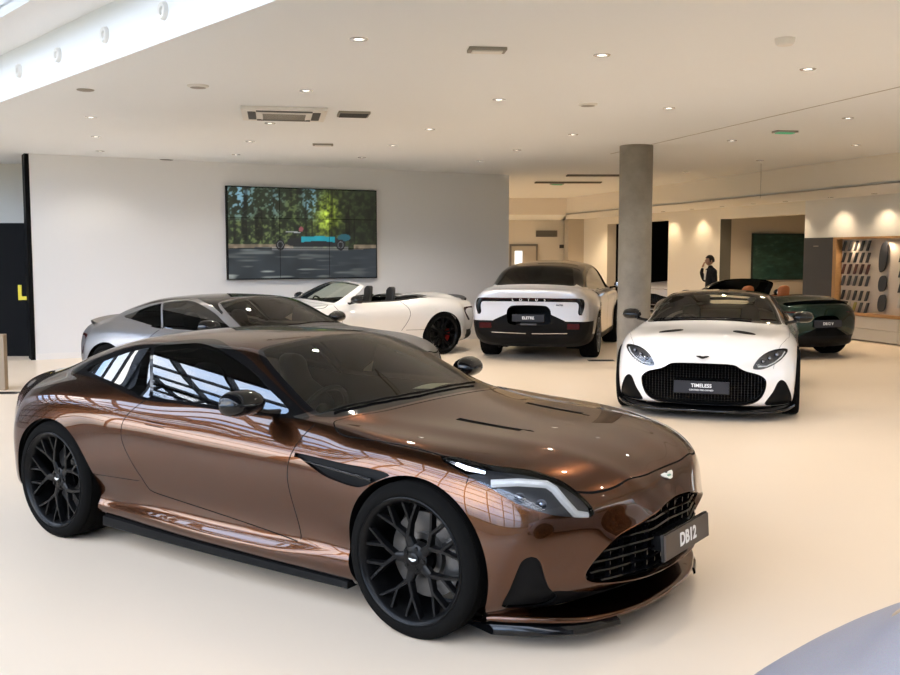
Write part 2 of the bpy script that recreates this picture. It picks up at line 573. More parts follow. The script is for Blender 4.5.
    def rim_strip(self, sel, test, d, mb, sides=(1, -1)):
        """walls pushed along vector d from the boundary edges of the faces sel for which test(co) holds"""
        cnt = {}
        for k in np.where(sel)[0]:
            for e in self.faces[k].edges: cnt[e] = cnt.get(e, 0) + 1
        for e, c in cnt.items():
            if c != 1: continue
            a, b = e.verts[0].co, e.verts[1].co
            if not (test(a) and test(b)): continue
            for s in sides:
                dd = Vector((d[0], d[1] * s, d[2]))
                p, q = Vector((a.x, a.y * s, a.z)), Vector((b.x, b.y * s, b.z))
                mb.add([p, q, q + dd, p + dd], [(0, 1, 2, 3)])

    def front_x(self, y, z):
        W = self.V.reshape(-1, 3); W = W[W[:, 0] > 1.4]
        d = (W[:, 1] - abs(y)) ** 2 + (W[:, 2] - z) ** 2
        k = np.argsort(d)[:4]; w = 1 / (d[k] + 1e-6)
        return float((W[k, 0] * w).sum() / w.sum())

    def surf(self, s, j):
        """point and normal on the +y half at station s, section position j"""
        a = np.interp(s, self.S, np.arange(len(self.S))); b = np.interp(j, self.J, np.arange(len(self.J)))
        i0, j0 = min(int(a), self.V.shape[0] - 2), min(int(b), self.V.shape[1] - 2); ta, tb = a - i0, b - j0
        def bl(G): return (G[i0, j0] * (1 - ta) * (1 - tb) + G[i0 + 1, j0] * ta * (1 - tb) + G[i0, j0 + 1] * (1 - ta) * tb + G[i0 + 1, j0 + 1] * ta * tb)
        return Vector(bl(self.V)), Vector(bl(self.N)).normalized()

    def height(self, x, y):
        """top surface height over (x, y)"""
        W = self.V[:, self.V.shape[1] // 2:].reshape(-1, 3)
        d = (W[:, 0] - x) ** 2 + (W[:, 1] - abs(y)) ** 2
        k = np.argsort(d)[:4]; w = 1 / (d[k] + 1e-6)
        return float((W[k, 2] * w).sum() / w.sum())

def fit_normals(V, N, fit):
    """true panes: shading normals of one low-order surface through the points (fit = 'y' or 'z', the depth axis)"""
    s = np.sign(V[:, 1]) if fit == 'y' else np.ones(len(V)); s[s == 0] = 1
    if fit == 'y': a, b, d = V[:, 0], V[:, 2], V[:, 1] * s
    else: a, b, d = V[:, 0], V[:, 1], V[:, 2]
    a0, b0 = a.mean(), (b.mean() if fit == 'y' else 0); A, Bq = a - a0, b - b0
    if fit == 'y':
        M_ = np.stack([np.ones_like(A), A, Bq, A * A, A * Bq, Bq * Bq], 1)
        da = lambda c: c[1] + 2 * c[3] * A + c[4] * Bq; db = lambda c: c[2] + c[4] * A + 2 * c[5] * Bq
    else:
        M_ = np.stack([np.ones_like(A), A, A * A, Bq * Bq, A * Bq * Bq, A ** 3], 1)
        da = lambda c: c[1] + 2 * c[2] * A + c[4] * Bq * Bq + 3 * c[5] * A * A; db = lambda c: 2 * c[3] * Bq + 2 * c[4] * A * Bq
    c = np.linalg.lstsq(M_, d, rcond=None)[0]
    ga, gb = da(c), db(c)
    if fit == 'y': n = np.stack([-ga, np.ones_like(ga), -gb], 1); n[:, 1] *= s
    else: n = np.stack([-ga, -gb, np.ones_like(ga)], 1)
    n /= np.linalg.norm(n, axis=1, keepdims=True)
    return n.tolist()

# ------------------------------------------------------------------ wheels
def bar_in_plane(mb, p0, p1, w0, w1, h0, h1, d0, d1):
    """tapered spoke bar in the wheel plane (x,z); h is the outward face height"""
    a = Vector((p0[0], 0, p0[1])); b = Vector((p1[0], 0, p1[1])); t = (b - a).normalized(); n = Vector((-t.z, 0, t.x))
    def ring(c, w, h, d):
        return [c + n * w * .5 + Vector((0, h - d, 0)), c + n * w * .5 + Vector((0, h - .006, 0)), c + n * w * .32 + Vector((0, h, 0)),
                c - n * w * .32 + Vector((0, h, 0)), c - n * w * .5 + Vector((0, h - .006, 0)), c - n * w * .5 + Vector((0, h - d, 0))]
    vs = ring(a, w0, h0, d0) + ring(b, w1, h1, d1)
    fs = [(i, (i + 1) % 6, 6 + (i + 1) % 6, 6 + i) for i in range(6)] + [(5, 4, 3, 2, 1, 0), (6, 7, 8, 9, 10, 11)]
    mb.add(vs, fs)

WHEEL_CACHE = {}
def wheel_meshes(style, R, W, rim):
    key = (style, R, W, rim)
    if key in WHEEL_CACHE: return WHEEL_CACHE[key]
    h = W / 2
    t = MB()
    pr = [(rim - .012, -h + .02), (rim + .004, -h + .004), (rim + .03, -h - .004), (R - .03, -h - .002), (R - .010, -h + .012), (R, -h + .034)]
    for g in (-.5, -.17, .17, .5):
        y = g * (W - .07)
        pr += [(R, y - .006), (R - .007, y - .005), (R - .007, y + .005), (R, y + .006)]
    pr += [(R, h - .034), (R - .010, h - .012), (R - .03, h + .002), (rim + .03, h + .004), (rim + .02, h + .0055), (rim + .012, h + .003), (rim + .004, h - .004), (rim - .012, h - .02)]
    t.lathe(pr, 64, 'Y')
    tyre = t.build('tyre', M['rubber'], smooth=True, angle=40)
    r = MB()
    # barrel with an outer lip
    r.lathe([(rim - .045, -h + .01), (rim - .03, -h + .015), (rim - .034, 0), (rim - .03, h - .05), (rim - .022, h - .02), (rim - .010, h - .004), (rim + .002, h + .004), (rim + .006, h + .001), (rim + .002, h - .02), (rim - .014, h - .03), (rim - .014, -h + .01)], 64, 'Y', closed=True)
    ho, hi = h - .018, h - .045
    HH = lambda q: hi + (ho - hi) * min(1, q / (rim - .02)) ** 1.4
    def P(q, a): return (q * math.sin(a), q * math.cos(a))
    def B(q0, a0, q1, a1, w0, w1, d0=.035, d1=.028):
        bar_in_plane(r, P(q0, a0), P(q1, a1), w0, w1, HH(q0), HH(q1), d0, d1)
    e = rim - .008
    D = math.radians
    if style == 'mesh':
        for k in range(5):
            a = D(72 * k + 20)
            B(.045, a, .115, a, .050, .034)
            for s in (-1, 1):
                B(.108, a + s * D(1), .175, a + s * D(15.5), .027, .022)
                B(.172, a + s * D(15), e, a + s * D(9), .019, .017)
                B(.172, a + s * D(15), e, a + s * D(27.5), .019, .017)
    elif style == 'five_twin':
        for k in range(5):
            a = D(72 * k)
            for s in (-1, 1):
                B(.05, a + s * D(9), e, a + s * D(11), .032, .026, .045, .03)
                B(.16, a + s * D(10), e, a + s * D(27), .02, .018)
    else:
        for k in range(10):
            a = D(36 * k)
            B(.05, a, e, a + D(4), .04, .05, .045, .03)
    r.lathe([(.001, hi + .004), (.058, hi + .004), (.070, hi - .004), (.074, hi - .05), (.001, hi - .05)], 32, 'Y')
    r.lathe([(.001, hi + .012), (.026, hi + .012), (.031, hi + .008), (.031, hi)], 24, 'Y')
    for k in range(5):
        a = D(72 * k + 56)
        r.lathe([(.001, hi + .008), (.009, hi + .008), (.011, hi + .002), (.011, hi - .01)], 10, 'Y', (.052 * math.sin(a), 0, .052 * math.cos(a)))
    wh = r.build('wheel', M['rim_black'], smooth=True, angle=40, weld=False)
    d = MB()
    dr = min(.2, rim - .075)
    d.lathe([(.08, .03), (.11, .03), (.11, .0), (dr, .0), (dr, -.03), (.08, -.03)], 48, 'Y', closed=True)
    disc = d.build('brake_disc', M['disc'], smooth=True)
    c = MB()
    for i in range(13):
        pass
    n = 10; G = []
    for i in range(n + 1):
        a = D(-118 + 62 * i / n)     # towards the rear of the wheel
        row = [((q) * math.sin(a), y, (q) * math.cos(a)) for q, y in ((dr - .06, .042), (dr - .02, .05), (dr + .018, .045), (dr + .026, .02), (dr + .026, -.05), (dr - .06, -.05), (dr - .06, .042))]
        G.append(row)
    c.grid(G)
    c.add(G[0][:-1], [tuple(range(6))]); c.add(G[-1][:-1], [tuple(range(6))[::-1]])
    cal = c.build('brake_caliper', M['black_caliper'], smooth=True)
    b = MB()
    wing_badge(b, (0, hi + .0125, 0), (1, 0, 0), (0, 0, 1), (0, 1, 0), .044, .002)
    bad = b.build('hub_badge', M['badge'])
    res = []
    for o in (wh, tyre, disc, cal, bad):
        res.append(o.data); bpy.data.objects.remove(o)
    WHEEL_CACHE[key] = res
    return res

def wing_badge(mb, c, u, v, n, w, th):
    """flat winged emblem, w wide"""
    u, v, n, c = Vector(u), Vector(v), Vector(n), Vector(c)
    half = [(0, -.16), (.10, -.15), (.22, -.07), (.36, -.01), (.5, .10), (.5, .15), (.3, .155), (.12, .15), (.10, .11), (0, .11)]
    pts = half + [(-x, y) for x, y in half[::-1]][1:-1]
    mb.prism([c + u * x * w + v * y * w for x, y in pts], n * th)

def add_wheel(car, x, y, R, W, rim, style='mesh', caliper='black_caliper', rimmat=None, steer=0.0, badge=True):
    ms = wheel_meshes(style, R, W, rim)
    s = 1 if y > 0 else -1
    wm = ms[0]
    if rimmat:
        wm = ms[0].copy(); wm.materials.clear(); wm.materials.append(M[rimmat])
    w = bpy.data.objects.new('wheel', wm); COL.objects.link(w); w.parent = car
    w.location = (x, y, R)
    w.rotation_euler = (0, random.uniform(-.3, .3) if style != 'mesh' else 0, (0 if s > 0 else PI) + steer)
    for me, nm in ((ms[1], 'tyre'), (ms[2], 'brake_disc'), (ms[3], 'brake_caliper'), (ms[4], 'hub_badge')):
        if nm == 'hub_badge' and not badge: continue
        if nm == 'brake_caliper' and caliper != 'black_caliper':
            me = me.copy(); me.materials.clear(); me.materials.append(M[caliper])
        o = bpy.data.objects.new(nm, me); COL.objects.link(o); o.parent = w
    return w

# ------------------------------------------------------------------ shared car fittings
def seat_parts(car, x, y, mat, top=1.06, name='front_seat'):
    """bucket seat: cushion, backrest with a built-in headrest"""
    mb = MB()
    def sec(pts, w, r):   # rounded slab section ring across y
        pass
    # backrest as a swept closed ring
    G = []
    prof = [(0, .34, .23), (.03, .45, .25), (.06, .60, .255), (.10, .75, .24), (.13, .84, .19), (.15, .90, .13), (.17, .97, .115), (.18, top - .06, .118), (.188, top - .02, .09), (.19, top, .03)]
    for dx, z, hw in prof:
        bx = x - .28 - dx * 1.3; th = .06 if z < .9 else .045
        ring = []
        for k in range(16):
            a = 2 * PI * k / 16
            cx, cy = math.cos(a), math.sin(a)
            yy = hw * (abs(cy) ** .75) * (1 if cy > 0 else -1)
            xx = th * (abs(cx) ** .7) * (1 if cx > 0 else -1) + .05 * (abs(yy) / .25) ** 2
            ring.append((bx + xx, y + yy, z))
        ring.append(ring[0])
        G.append(ring)
    mb.grid(G); mb.add(G[-1][:-1], [tuple(range(16))])
    st = mb.build(name, mat, car, smooth=True, angle=60)
    c = MB()
    G = []
    for i in range(9):
        t = i / 8; xx = x - .30 + .52 * t; hw = .25 - .03 * t; zt = .42 + .05 * t
        ring = []
        for k in range(16):
            a = 2 * PI * k / 16
            cy, cz = math.cos(a), math.sin(a)
            yy = hw * (abs(cy) ** .5) * (1 if cy > 0 else -1); zz = .09 * (abs(cz) ** .6) * (1 if cz > 0 else -1)
            ring.append((xx, y + yy, zt - .09 + zz + .04 * (abs(yy) / .25) ** 3))
        ring.append(ring[0]); G.append(ring)
    c.grid(G); c.add(G[-1][:-1], [tuple(range(16))]); c.add(G[0][:-1], [tuple(range(16))])
    c.build('seat_cushion', mat, st, smooth=True, angle=60)
    return st

def cabin(car, seatmat, dash_x, dash_z, seat_x, half=.66, top=1.05, drive=-1, wheel_mat=None):
    """dashboard, steering wheel, console, two seats"""
    d = MB(); G = []
    for y in np.linspace(-half, half, 15):
        cow = .05 * math.exp(-((y - drive * .36) / .17) ** 2)
        G.append([(dash_x + .42, y, dash_z - .04), (dash_x + .25, y, dash_z - .01 + cow * .3), (dash_x + .08, y, dash_z + cow), (dash_x, y, dash_z - .02 + cow), (dash_x - .02, y, dash_z - .09), (dash_x + .03, y, dash_z - .22), (dash_x + .10, y, dash_z - .40)])
    d.grid(G)
    d.build('dashboard', M['interior'], car, smooth=True, angle=70)
    w = MB()
    cx, cy, cz = dash_x - .12, drive * .36, dash_z - .03
    tilt = math.radians(24)
    ux = Vector((math.sin(tilt), 0, math.cos(tilt))); uy = Vector((0, 1, 0)); un = ux.cross(uy)
    c0 = Vector((cx, cy, cz))
    w.tube([c0 + ux * .18 * math.cos(a) * .94 + uy * .18 * math.sin(a) for a in np.linspace(0, 2 * PI, 33)[:-1]], .016, 8, closed=True)
    for a in (0.0, PI, -PI / 2 + PI / 2 + PI / 2, -PI / 2):
        pass
    for a in (PI / 2, -PI / 2, PI):
        w.tube([c0, c0 + (ux * math.cos(a) + uy * math.sin(a)) * .175], [.02, .014], 6)
    w.ellipsoid(c0, (.035, .06, .06))
    w.tube([c0, c0 + Vector((.16, 0, -.04))], .03, 8)
    w.build('steering_wheel', M['leather_black'], car, smooth=True)
    k = MB(); G = []
    for t in np.linspace(0, 1, 7):
        x = dash_x + .1 - t * 1.0; z = dash_z - .22 - .18 * t
        G.append([(x, -.13, .2), (x, -.12, z), (x, -.09, z + .02), (x, .09, z + .02), (x, .12, z), (x, .13, .2)])
    k.grid(G)
    k.build('centre_console', M['interior'], car, smooth=True)
    return [seat_parts(car, seat_x, s * .37, seatmat, top) for s in (1, -1)]

def door_mirror(car, x, y, z, s, mat, scale=1.0, arm=.16):
    """gloss housing on a stalk; y, z is the housing's centre"""
    mb = MB(); G = []
    # housing: rings along y
    L = .20 * scale
    for i in range(11):
        t = i / 10
        yy = y + (t - .5) * L
        r = (1 - abs(2 * t - 1) ** 3.2) ** .5 if 0 < t < 1 else .05
        ring = []
        for k in range(18):
            a = 2 * PI * k / 18
            xx = .085 * scale * r * math.cos(a)
            if math.cos(a) < 0: xx *= .45           # flat mirror face looks back
            zz = .060 * scale * r * math.sin(a) * (1.0 if math.sin(a) > 0 else .85)
            ring.append((x + xx + .035 * (.5 - t), s * yy, z + zz))
        ring.append(ring[0]); G.append(ring)
    mb.grid(G)
    mb.add(G[0][:-1], [tuple(range(18))]); mb.add(G[-1][:-1], [tuple(range(18))])
    o = mb.build('wing_mirror', mat, car, smooth=True, angle=50)
    g = MB()
    g.ellipsoid((x - .037 * scale, s * y, z), (.004, .085 * scale, .048 * scale), 20, 8)
    g.build('mirror_glass', M['chrome'], o, smooth=True)
    st = MB()
    st.tube([(x + .03, s * (y - L * .3), z - .035 * scale), (x + .05, s * (y - L * .62), z - .05 * scale), (x + .08, s * (y - L * .5 - arm), z - .06 * scale)], [.02, .018, .026], 10)
    st.build('mirror_arm', M['black_gloss'], o, smooth=True)
    return o

def plate(car, c, u, n, w, h, mat, lines, bracket=0.0, frame='black_gloss', name='show_plate'):
    """display number plate: frame, face and lettering; lines = [(text, size, dz, bold)]"""
    u = Vector(u).normalized(); n = Vector(n).normalized(); v = n.cross(u).normalized(); c = Vector(c)
    R = Matrix((u, v, n)).transposed()
    fr = MB(); fr.box(c - n * .012, (w + .012, h + .012, .016), mat=R)
    o = fr.build(name, M[frame], car, bevel=.003)
    if bracket:
        b = MB(); b.box(c - n * (.018 + bracket / 2), (w * .72, h * .62, bracket), mat=R); b.build('plate_bracket', M['black_satin'], o, bevel=.004)
    f = MB(); f.box(c, (w, h, .008), mat=R)
    f.build('plate_face', mat, o)
    for (t, size, dv, bold) in lines:
        me = text_mesh(t, size, bold, .0006)
        me.materials.append(M['letter'])
        q = bpy.data.objects.new('plate_lettering', me); COL.objects.link(q); q.parent = o
        q.matrix_local = Matrix.Translation(c + n * .0052 + v * dv) @ R.to_4x4()
    return o

def arch_liner(car, x, z, R, y0, y1):
    """dark half drum and back wall behind each wheel"""
    out = []
    for s in (1, -1):
        mb = MB(); G = []
        for k in range(25):
            a = math.radians(-30 + 240 * k / 24)
            G.append([(x + R * math.cos(a), s * y1, z + R * math.sin(a)), (x + R * math.cos(a), s * y0, z + R * math.sin(a))])
        mb.grid(G)
        mb.add([g[1] for g in G], [tuple(range(25))])
        out.append(mb)
    return out
# ------------------------------------------------------------------ the two-door coupes
GT_KS = [-2.44, -2.40, -2.2, -1.85, -1.4, -.95, -.5, 0, .2, .45, .8, 1.1, 1.4, 1.75, 2.05, 2.2]
GT_ST = [-2.44, -2.42, -2.40, -2.33, -2.2, -2.05, -1.9, -1.75, -1.6, -1.45, -1.3, -1.15, -1.0, -.85, -.65, -.45, -.25, -.05, .1, .25, .4, .55, .7, .82, .94, 1.08, 1.25, 1.42, 1.58, 1.74, 1.88, 2.0, 2.1, 2.16, 2.2]
_T = [
 [(-2.36, 0, 0.33), (0, 0.2), (-1.8, 0, 0.16), (0, 0.14), (0, 0.13), (0, 0.13), (0, 0.13), (0.0, 0.13), (0, 0.13), (0, 0.13), (0, 0.13), (0, 0.13), (0, 0.13), (1.99, 0, 0.15), (2.25, 0, 0.262)],
 [(-2.33, 0.45, 0.33), (0.6, 0.22), (-1.8, 0.65, 0.17), (0.65, 0.15), (0.65, 0.13), (0.65, 0.13), (0.65, 0.13), (0.65, 0.13), (0.65, 0.13), (0.65, 0.13), (0.65, 0.13), (0.65, 0.13), (1.74, 0.6, 0.14), (1.975, 0.4, 0.155), (2.24, 0.25, 0.268)],
 [(-2.2, 0.62, 0.36), (-2.06, 0.745, 0.27), (-1.8, 0.9, 0.24), (0.9, 0.22), (0.872, 0.183), (0.887, 0.17300000000000001), (0.897, 0.168), (0.897, 0.166), (0.897, 0.163), (0.897, 0.158), (0.89, 0.15), (0.9, 0.15), (1.72, 0.86, 0.15), (1.93, 0.69, 0.185), (2.19, 0.42, 0.275)],
 [(-2.2, 0.68, 0.42), (-2.03, 0.81, 0.36), (-1.8, 0.945, 0.32), (0.96, 0.3), (0.915, 0.256), (0.9470000000000001, 0.258), (0.958, 0.251), (0.958, 0.253), (0.958, 0.256), (0.948, 0.27899999999999997), (0.935, 0.285), (0.95, 0.27), (1.73, 0.915, 0.22), (1.925, 0.805, 0.26), (2.115, 0.57, 0.292)],
 [(-2.2, 0.71, 0.5), (-2.02, 0.825, 0.46), (-1.8, 0.955, 0.42), (0.97, 0.42), (0.885, 0.308), (0.902, 0.31), (0.902, 0.303), (0.902, 0.305), (0.902, 0.308), (0.912, 0.331), (0.905, 0.337), (0.955, 0.36), (1.74, 0.93, 0.34), (1.93, 0.835, 0.345), (2.09, 0.62, 0.325)],
 [(-2.2, 0.72, 0.58), (-2.01, 0.83, 0.56), (-1.8, 0.965, 0.53), (0.985, 0.53), (0.95, 0.47), (0.915, 0.45), (0.912, 0.44), (0.913, 0.44), (0.914, 0.44), (0.922, 0.45), (0.945, 0.46), (0.965, 0.46), (1.75, 0.935, 0.44), (1.964, 0.8288, 0.4324), (2.11, 0.615, 0.379)],
 [(-2.2, 0.72, 0.66), (-2.0, 0.825, 0.65), (-1.8, 0.965, 0.645), (0.99, 0.65), (0.965, 0.59), (0.935, 0.575), (0.93, 0.565), (0.931, 0.563), (0.932, 0.56), (0.942, 0.565), (0.958, 0.57), (0.972, 0.565), (1.76, 0.93, 0.53), (2.0045, 0.8054, 0.5142), (2.144, 0.5846, 0.436)],
 [(-2.21, 0.7, 0.74), (-1.995, 0.805, 0.74), (-1.8, 0.935, 0.755), (0.965, 0.775), (0.965, 0.73), (0.945, 0.71), (0.94, 0.695), (0.942, 0.693), (0.945, 0.69), (0.955, 0.69), (0.965, 0.69), (0.965, 0.68), (1.77, 0.91, 0.645), (2.045, 0.762, 0.591), (2.18, 0.534, 0.491)],
 [(-2.23, 0.65, 0.82), (-2.01, 0.755, 0.825), (-1.8, 0.87, 0.855), (0.905, 0.89), (0.93, 0.855), (0.92, 0.82), (0.915, 0.8), (0.917, 0.796), (0.92, 0.79), (0.925, 0.785), (0.925, 0.815), (0.92, 0.805), (1.78, 0.865, 0.745), (2.08, 0.692, 0.651), (2.198, 0.472, 0.518)],
 [(-2.25, 0.57, 0.875), (-2.03, 0.68, 0.89), (-1.8, 0.75, 0.925), (0.79, 0.965), (0.825, 0.96), (0.835, 0.925), (0.84, 0.915), (0.84, 0.911), (0.84, 0.905), (0.845, 0.898), (0.845, 0.882), (0.835, 0.868), (1.79, 0.79, 0.81), (2.11, 0.612, 0.691), (2.225, 0.376, 0.537)],
 [(-2.265, 0.5, 0.9), (-2.06, 0.6, 0.918), (-1.8, 0.67, 0.955), (0.745, 0.99), (0.79, 0.985), (0.81, 0.945), (0.82, 0.935), (0.82, 0.93), (0.82, 0.925), (0.79, 0.914), (0.765, 0.893), (0.74, 0.878), (1.8, 0.69, 0.838), (2.135, 0.522, 0.716), (2.245, 0.303, 0.556)],
 [(-2.28, 0.43, 0.915), (-2.08, 0.52, 0.935), (-1.8, 0.6, 0.985), (0.685, 1.055), (0.735, 1.065), (0.745, 1.055), (0.745, 1.05), (0.75, 1.03), (0.775, 0.965), (0.72, 0.922), (0.665, 0.897), (0.64, 0.882), (1.81, 0.59, 0.852), (2.155, 0.432, 0.731), (2.262, 0.242, 0.573)],
 [(-2.29, 0.36, 0.925), (-2.1, 0.44, 0.948), (-1.8, 0.53, 1.01), (0.615, 1.11), (0.655, 1.175), (0.66, 1.19), (0.645, 1.18), (0.675, 1.125), (0.73, 1.01), (0.64, 0.941), (0.56, 0.911), (0.54, 0.898), (1.815, 0.49, 0.868), (2.175, 0.352, 0.739), (2.263, 0.1834, 0.59)],
 [(-2.295, 0.28, 0.93), (-2.12, 0.34, 0.957), (-1.8, 0.42, 1.03), (0.51, 1.145), (0.55, 1.232), (0.555, 1.245), (0.54, 1.24), (0.57, 1.185), (0.62, 1.07), (0.52, 0.957), (0.44, 0.917), (0.42, 0.898), (1.82, 0.38, 0.867), (2.1725, 0.261, 0.741), (2.259, 0.1248, 0.598)],
 [(-2.3, 0.15, 0.935), (-2.14, 0.17, 0.962), (-1.8, 0.21, 1.045), (0.27, 1.172), (0.29, 1.255), (0.3, 1.278), (0.3, 1.272), (0.31, 1.235), (0.33, 1.135), (0.28, 0.99), (0.24, 0.931), (0.22, 0.902), (1.825, 0.2, 0.874), (2.1738, 0.1355, 0.7435), (2.256, 0.0624, 0.602)],
 [(-2.305, 0, 0.937), (-2.15, 0, 0.965), (-1.8, 0, 1.05), (0, 1.182), (0, 1.264), (0, 1.29), (0, 1.284), (0, 1.248), (0, 1.158), (0, 1.003), (0, 0.94), (0, 0.91), (1.83, 0, 0.872), (2.17, 0, 0.743), (2.25, 0, 0.603)],
]
def gt_columns(nose='db', tweak=None):
    cols = []
    for j, c in enumerate(_T):
        c = list(c)
        t = c[0]
        cap = (-2.43, t[1] * .35, .62 + (t[2] - .62) * .35)
        ring = (-2.40 + (t[0] + 2.32) * 1.0, t[1] * .93, .62 + (t[2] - .62) * .93)
        c = [cap, ring] + c[1:]
        cols.append(c)
    if tweak: tweak(cols)
    return cols

HLN = np.array((.55, .65, .52)); HLN = HLN / np.linalg.norm(HLN)
HLU = np.array((.65, -.55, 0)); HLU = HLU / np.linalg.norm(HLU)
HLW = np.cross(HLU, HLN); HLW = HLW if HLW[2] > 0 else -HLW

def sym(pts):
    """mirror an outline given for y >= 0 (second coordinate) into a closed one"""
    return list(pts) + [(a, -b) for a, b in pts[::-1] if abs(b) > 1e-6]

WS = [(.907, 0), (.892, .236), (.858, .446), (.828, .571), (.765, .70), (.69, .762), (.62, .772), (.506, .752), (.321, .71), (.157, .66), (.05, .605), (.025, .56), (.06, .417), (.074, .20), (.076, 0)]
DLO = [(-1.411, 1.026), (-1.277, 1.071), (-1.033, 1.146), (-.817, 1.193), (-.60, 1.222), (-.433, 1.231), (-.24, 1.207), (-.039, 1.155), (.123, 1.103), (.249, 1.045), (.385, .986), (.470, .943), (.44, .930), (.3, .927), (-.268, .930), (-.563, .929), (-.696, .935), (-.898, .969), (-1.224, 1.005)]
TRIM = [(-1.57, .998), (-1.51, 1.045), (-1.25, 1.129), (-.985, 1.187), (-.72, 1.226), (-.495, 1.251), (-.304, 1.243), (-.056, 1.197), (.087, 1.150), (.342, 1.042), (.526, .957), (.63, .918), (.48, .914), (.3, .911), (-.268, .914), (-.563, .912), (-.71, .920), (-.91, .952), (-1.23, .988)]
REARW = [(-.86, 0), (-.87, .30), (-.93, .45), (-1.2, .455), (-1.55, .41), (-1.78, .36), (-1.84, .2), (-1.85, 0)]
HOOD = [(2.182, 0), (2.184, .20), (2.163, .41), (2.121, .552), (2.070, .64), (2.014, .695), (1.90, .75), (1.717, .81), (1.573, .835), (1.49, .855), (1.28, .858), (1.04, .863), (.903, .862), (.825, .835), (.77, .775), (.79, .70), (.85, .57), (.885, .44), (.918, .23), (.932, 0)]
HL_DB = [(.58, -.129), (.592, -.159), (.683, -.239), (.781, -.312), (.879, -.384), (.963, -.422), (1.049, -.446), (1.158, -.45), (1.226, -.441), (1.232, -.408), (1.183, -.357), (1.09, -.286), (.963, -.234), (.791, -.198), (.664, -.146), (.603, -.126)]
DOOR = [(-.55, .955), (-.600, .935), (-.690, .845), (-.722, .77), (-.712, .678), (-.645, .557), (-.576, .467), (-.535, .418), (-.46, .400), (.1, .358), (.62, .318), (.66, .324), (.652, .37), (.622, .495), (.603, .600), (.603, .672), (.619, .765), (.655, .85), (.69, .905), (.66, .95), (.4, .99), (-.2, .99)]
STRAKE = [(.640, .760), (.700, .768), (.80, .765), (.95, .760), (1.14, .757), (1.26, .748), (1.27, .742), (1.212, .715), (1.107, .668), (1.05, .661), (.966, .668), (.865, .684), (.773, .715), (.70, .742)]
INTAKE = [(.862, .43), (.848, .452), (.828, .454), (.808, .432), (.79, .385), (.768, .336), (.745, .297), (.715, .270), (.69, .245), (.695, .205), (.715, .198), (.80, .203), (.855, .208), (.868, .216), (.874, .25), (.872, .30), (.868, .37)]
TAIL = [(.42, .795), (.60, .80), (.76, .80), (.83, .78), (.86, .72), (.83, .62), (.80, .56), (.78, .56), (.80, .64), (.815, .71), (.79, .755), (.74, .772), (.60, .775), (.42, .775)]
FW, RW = 1.385, -1.4025

def grille_ring(B):
    """front opening outline on the +y half, bottom centre to top centre"""
    return [Vector(p) for p in B.V[-1]]

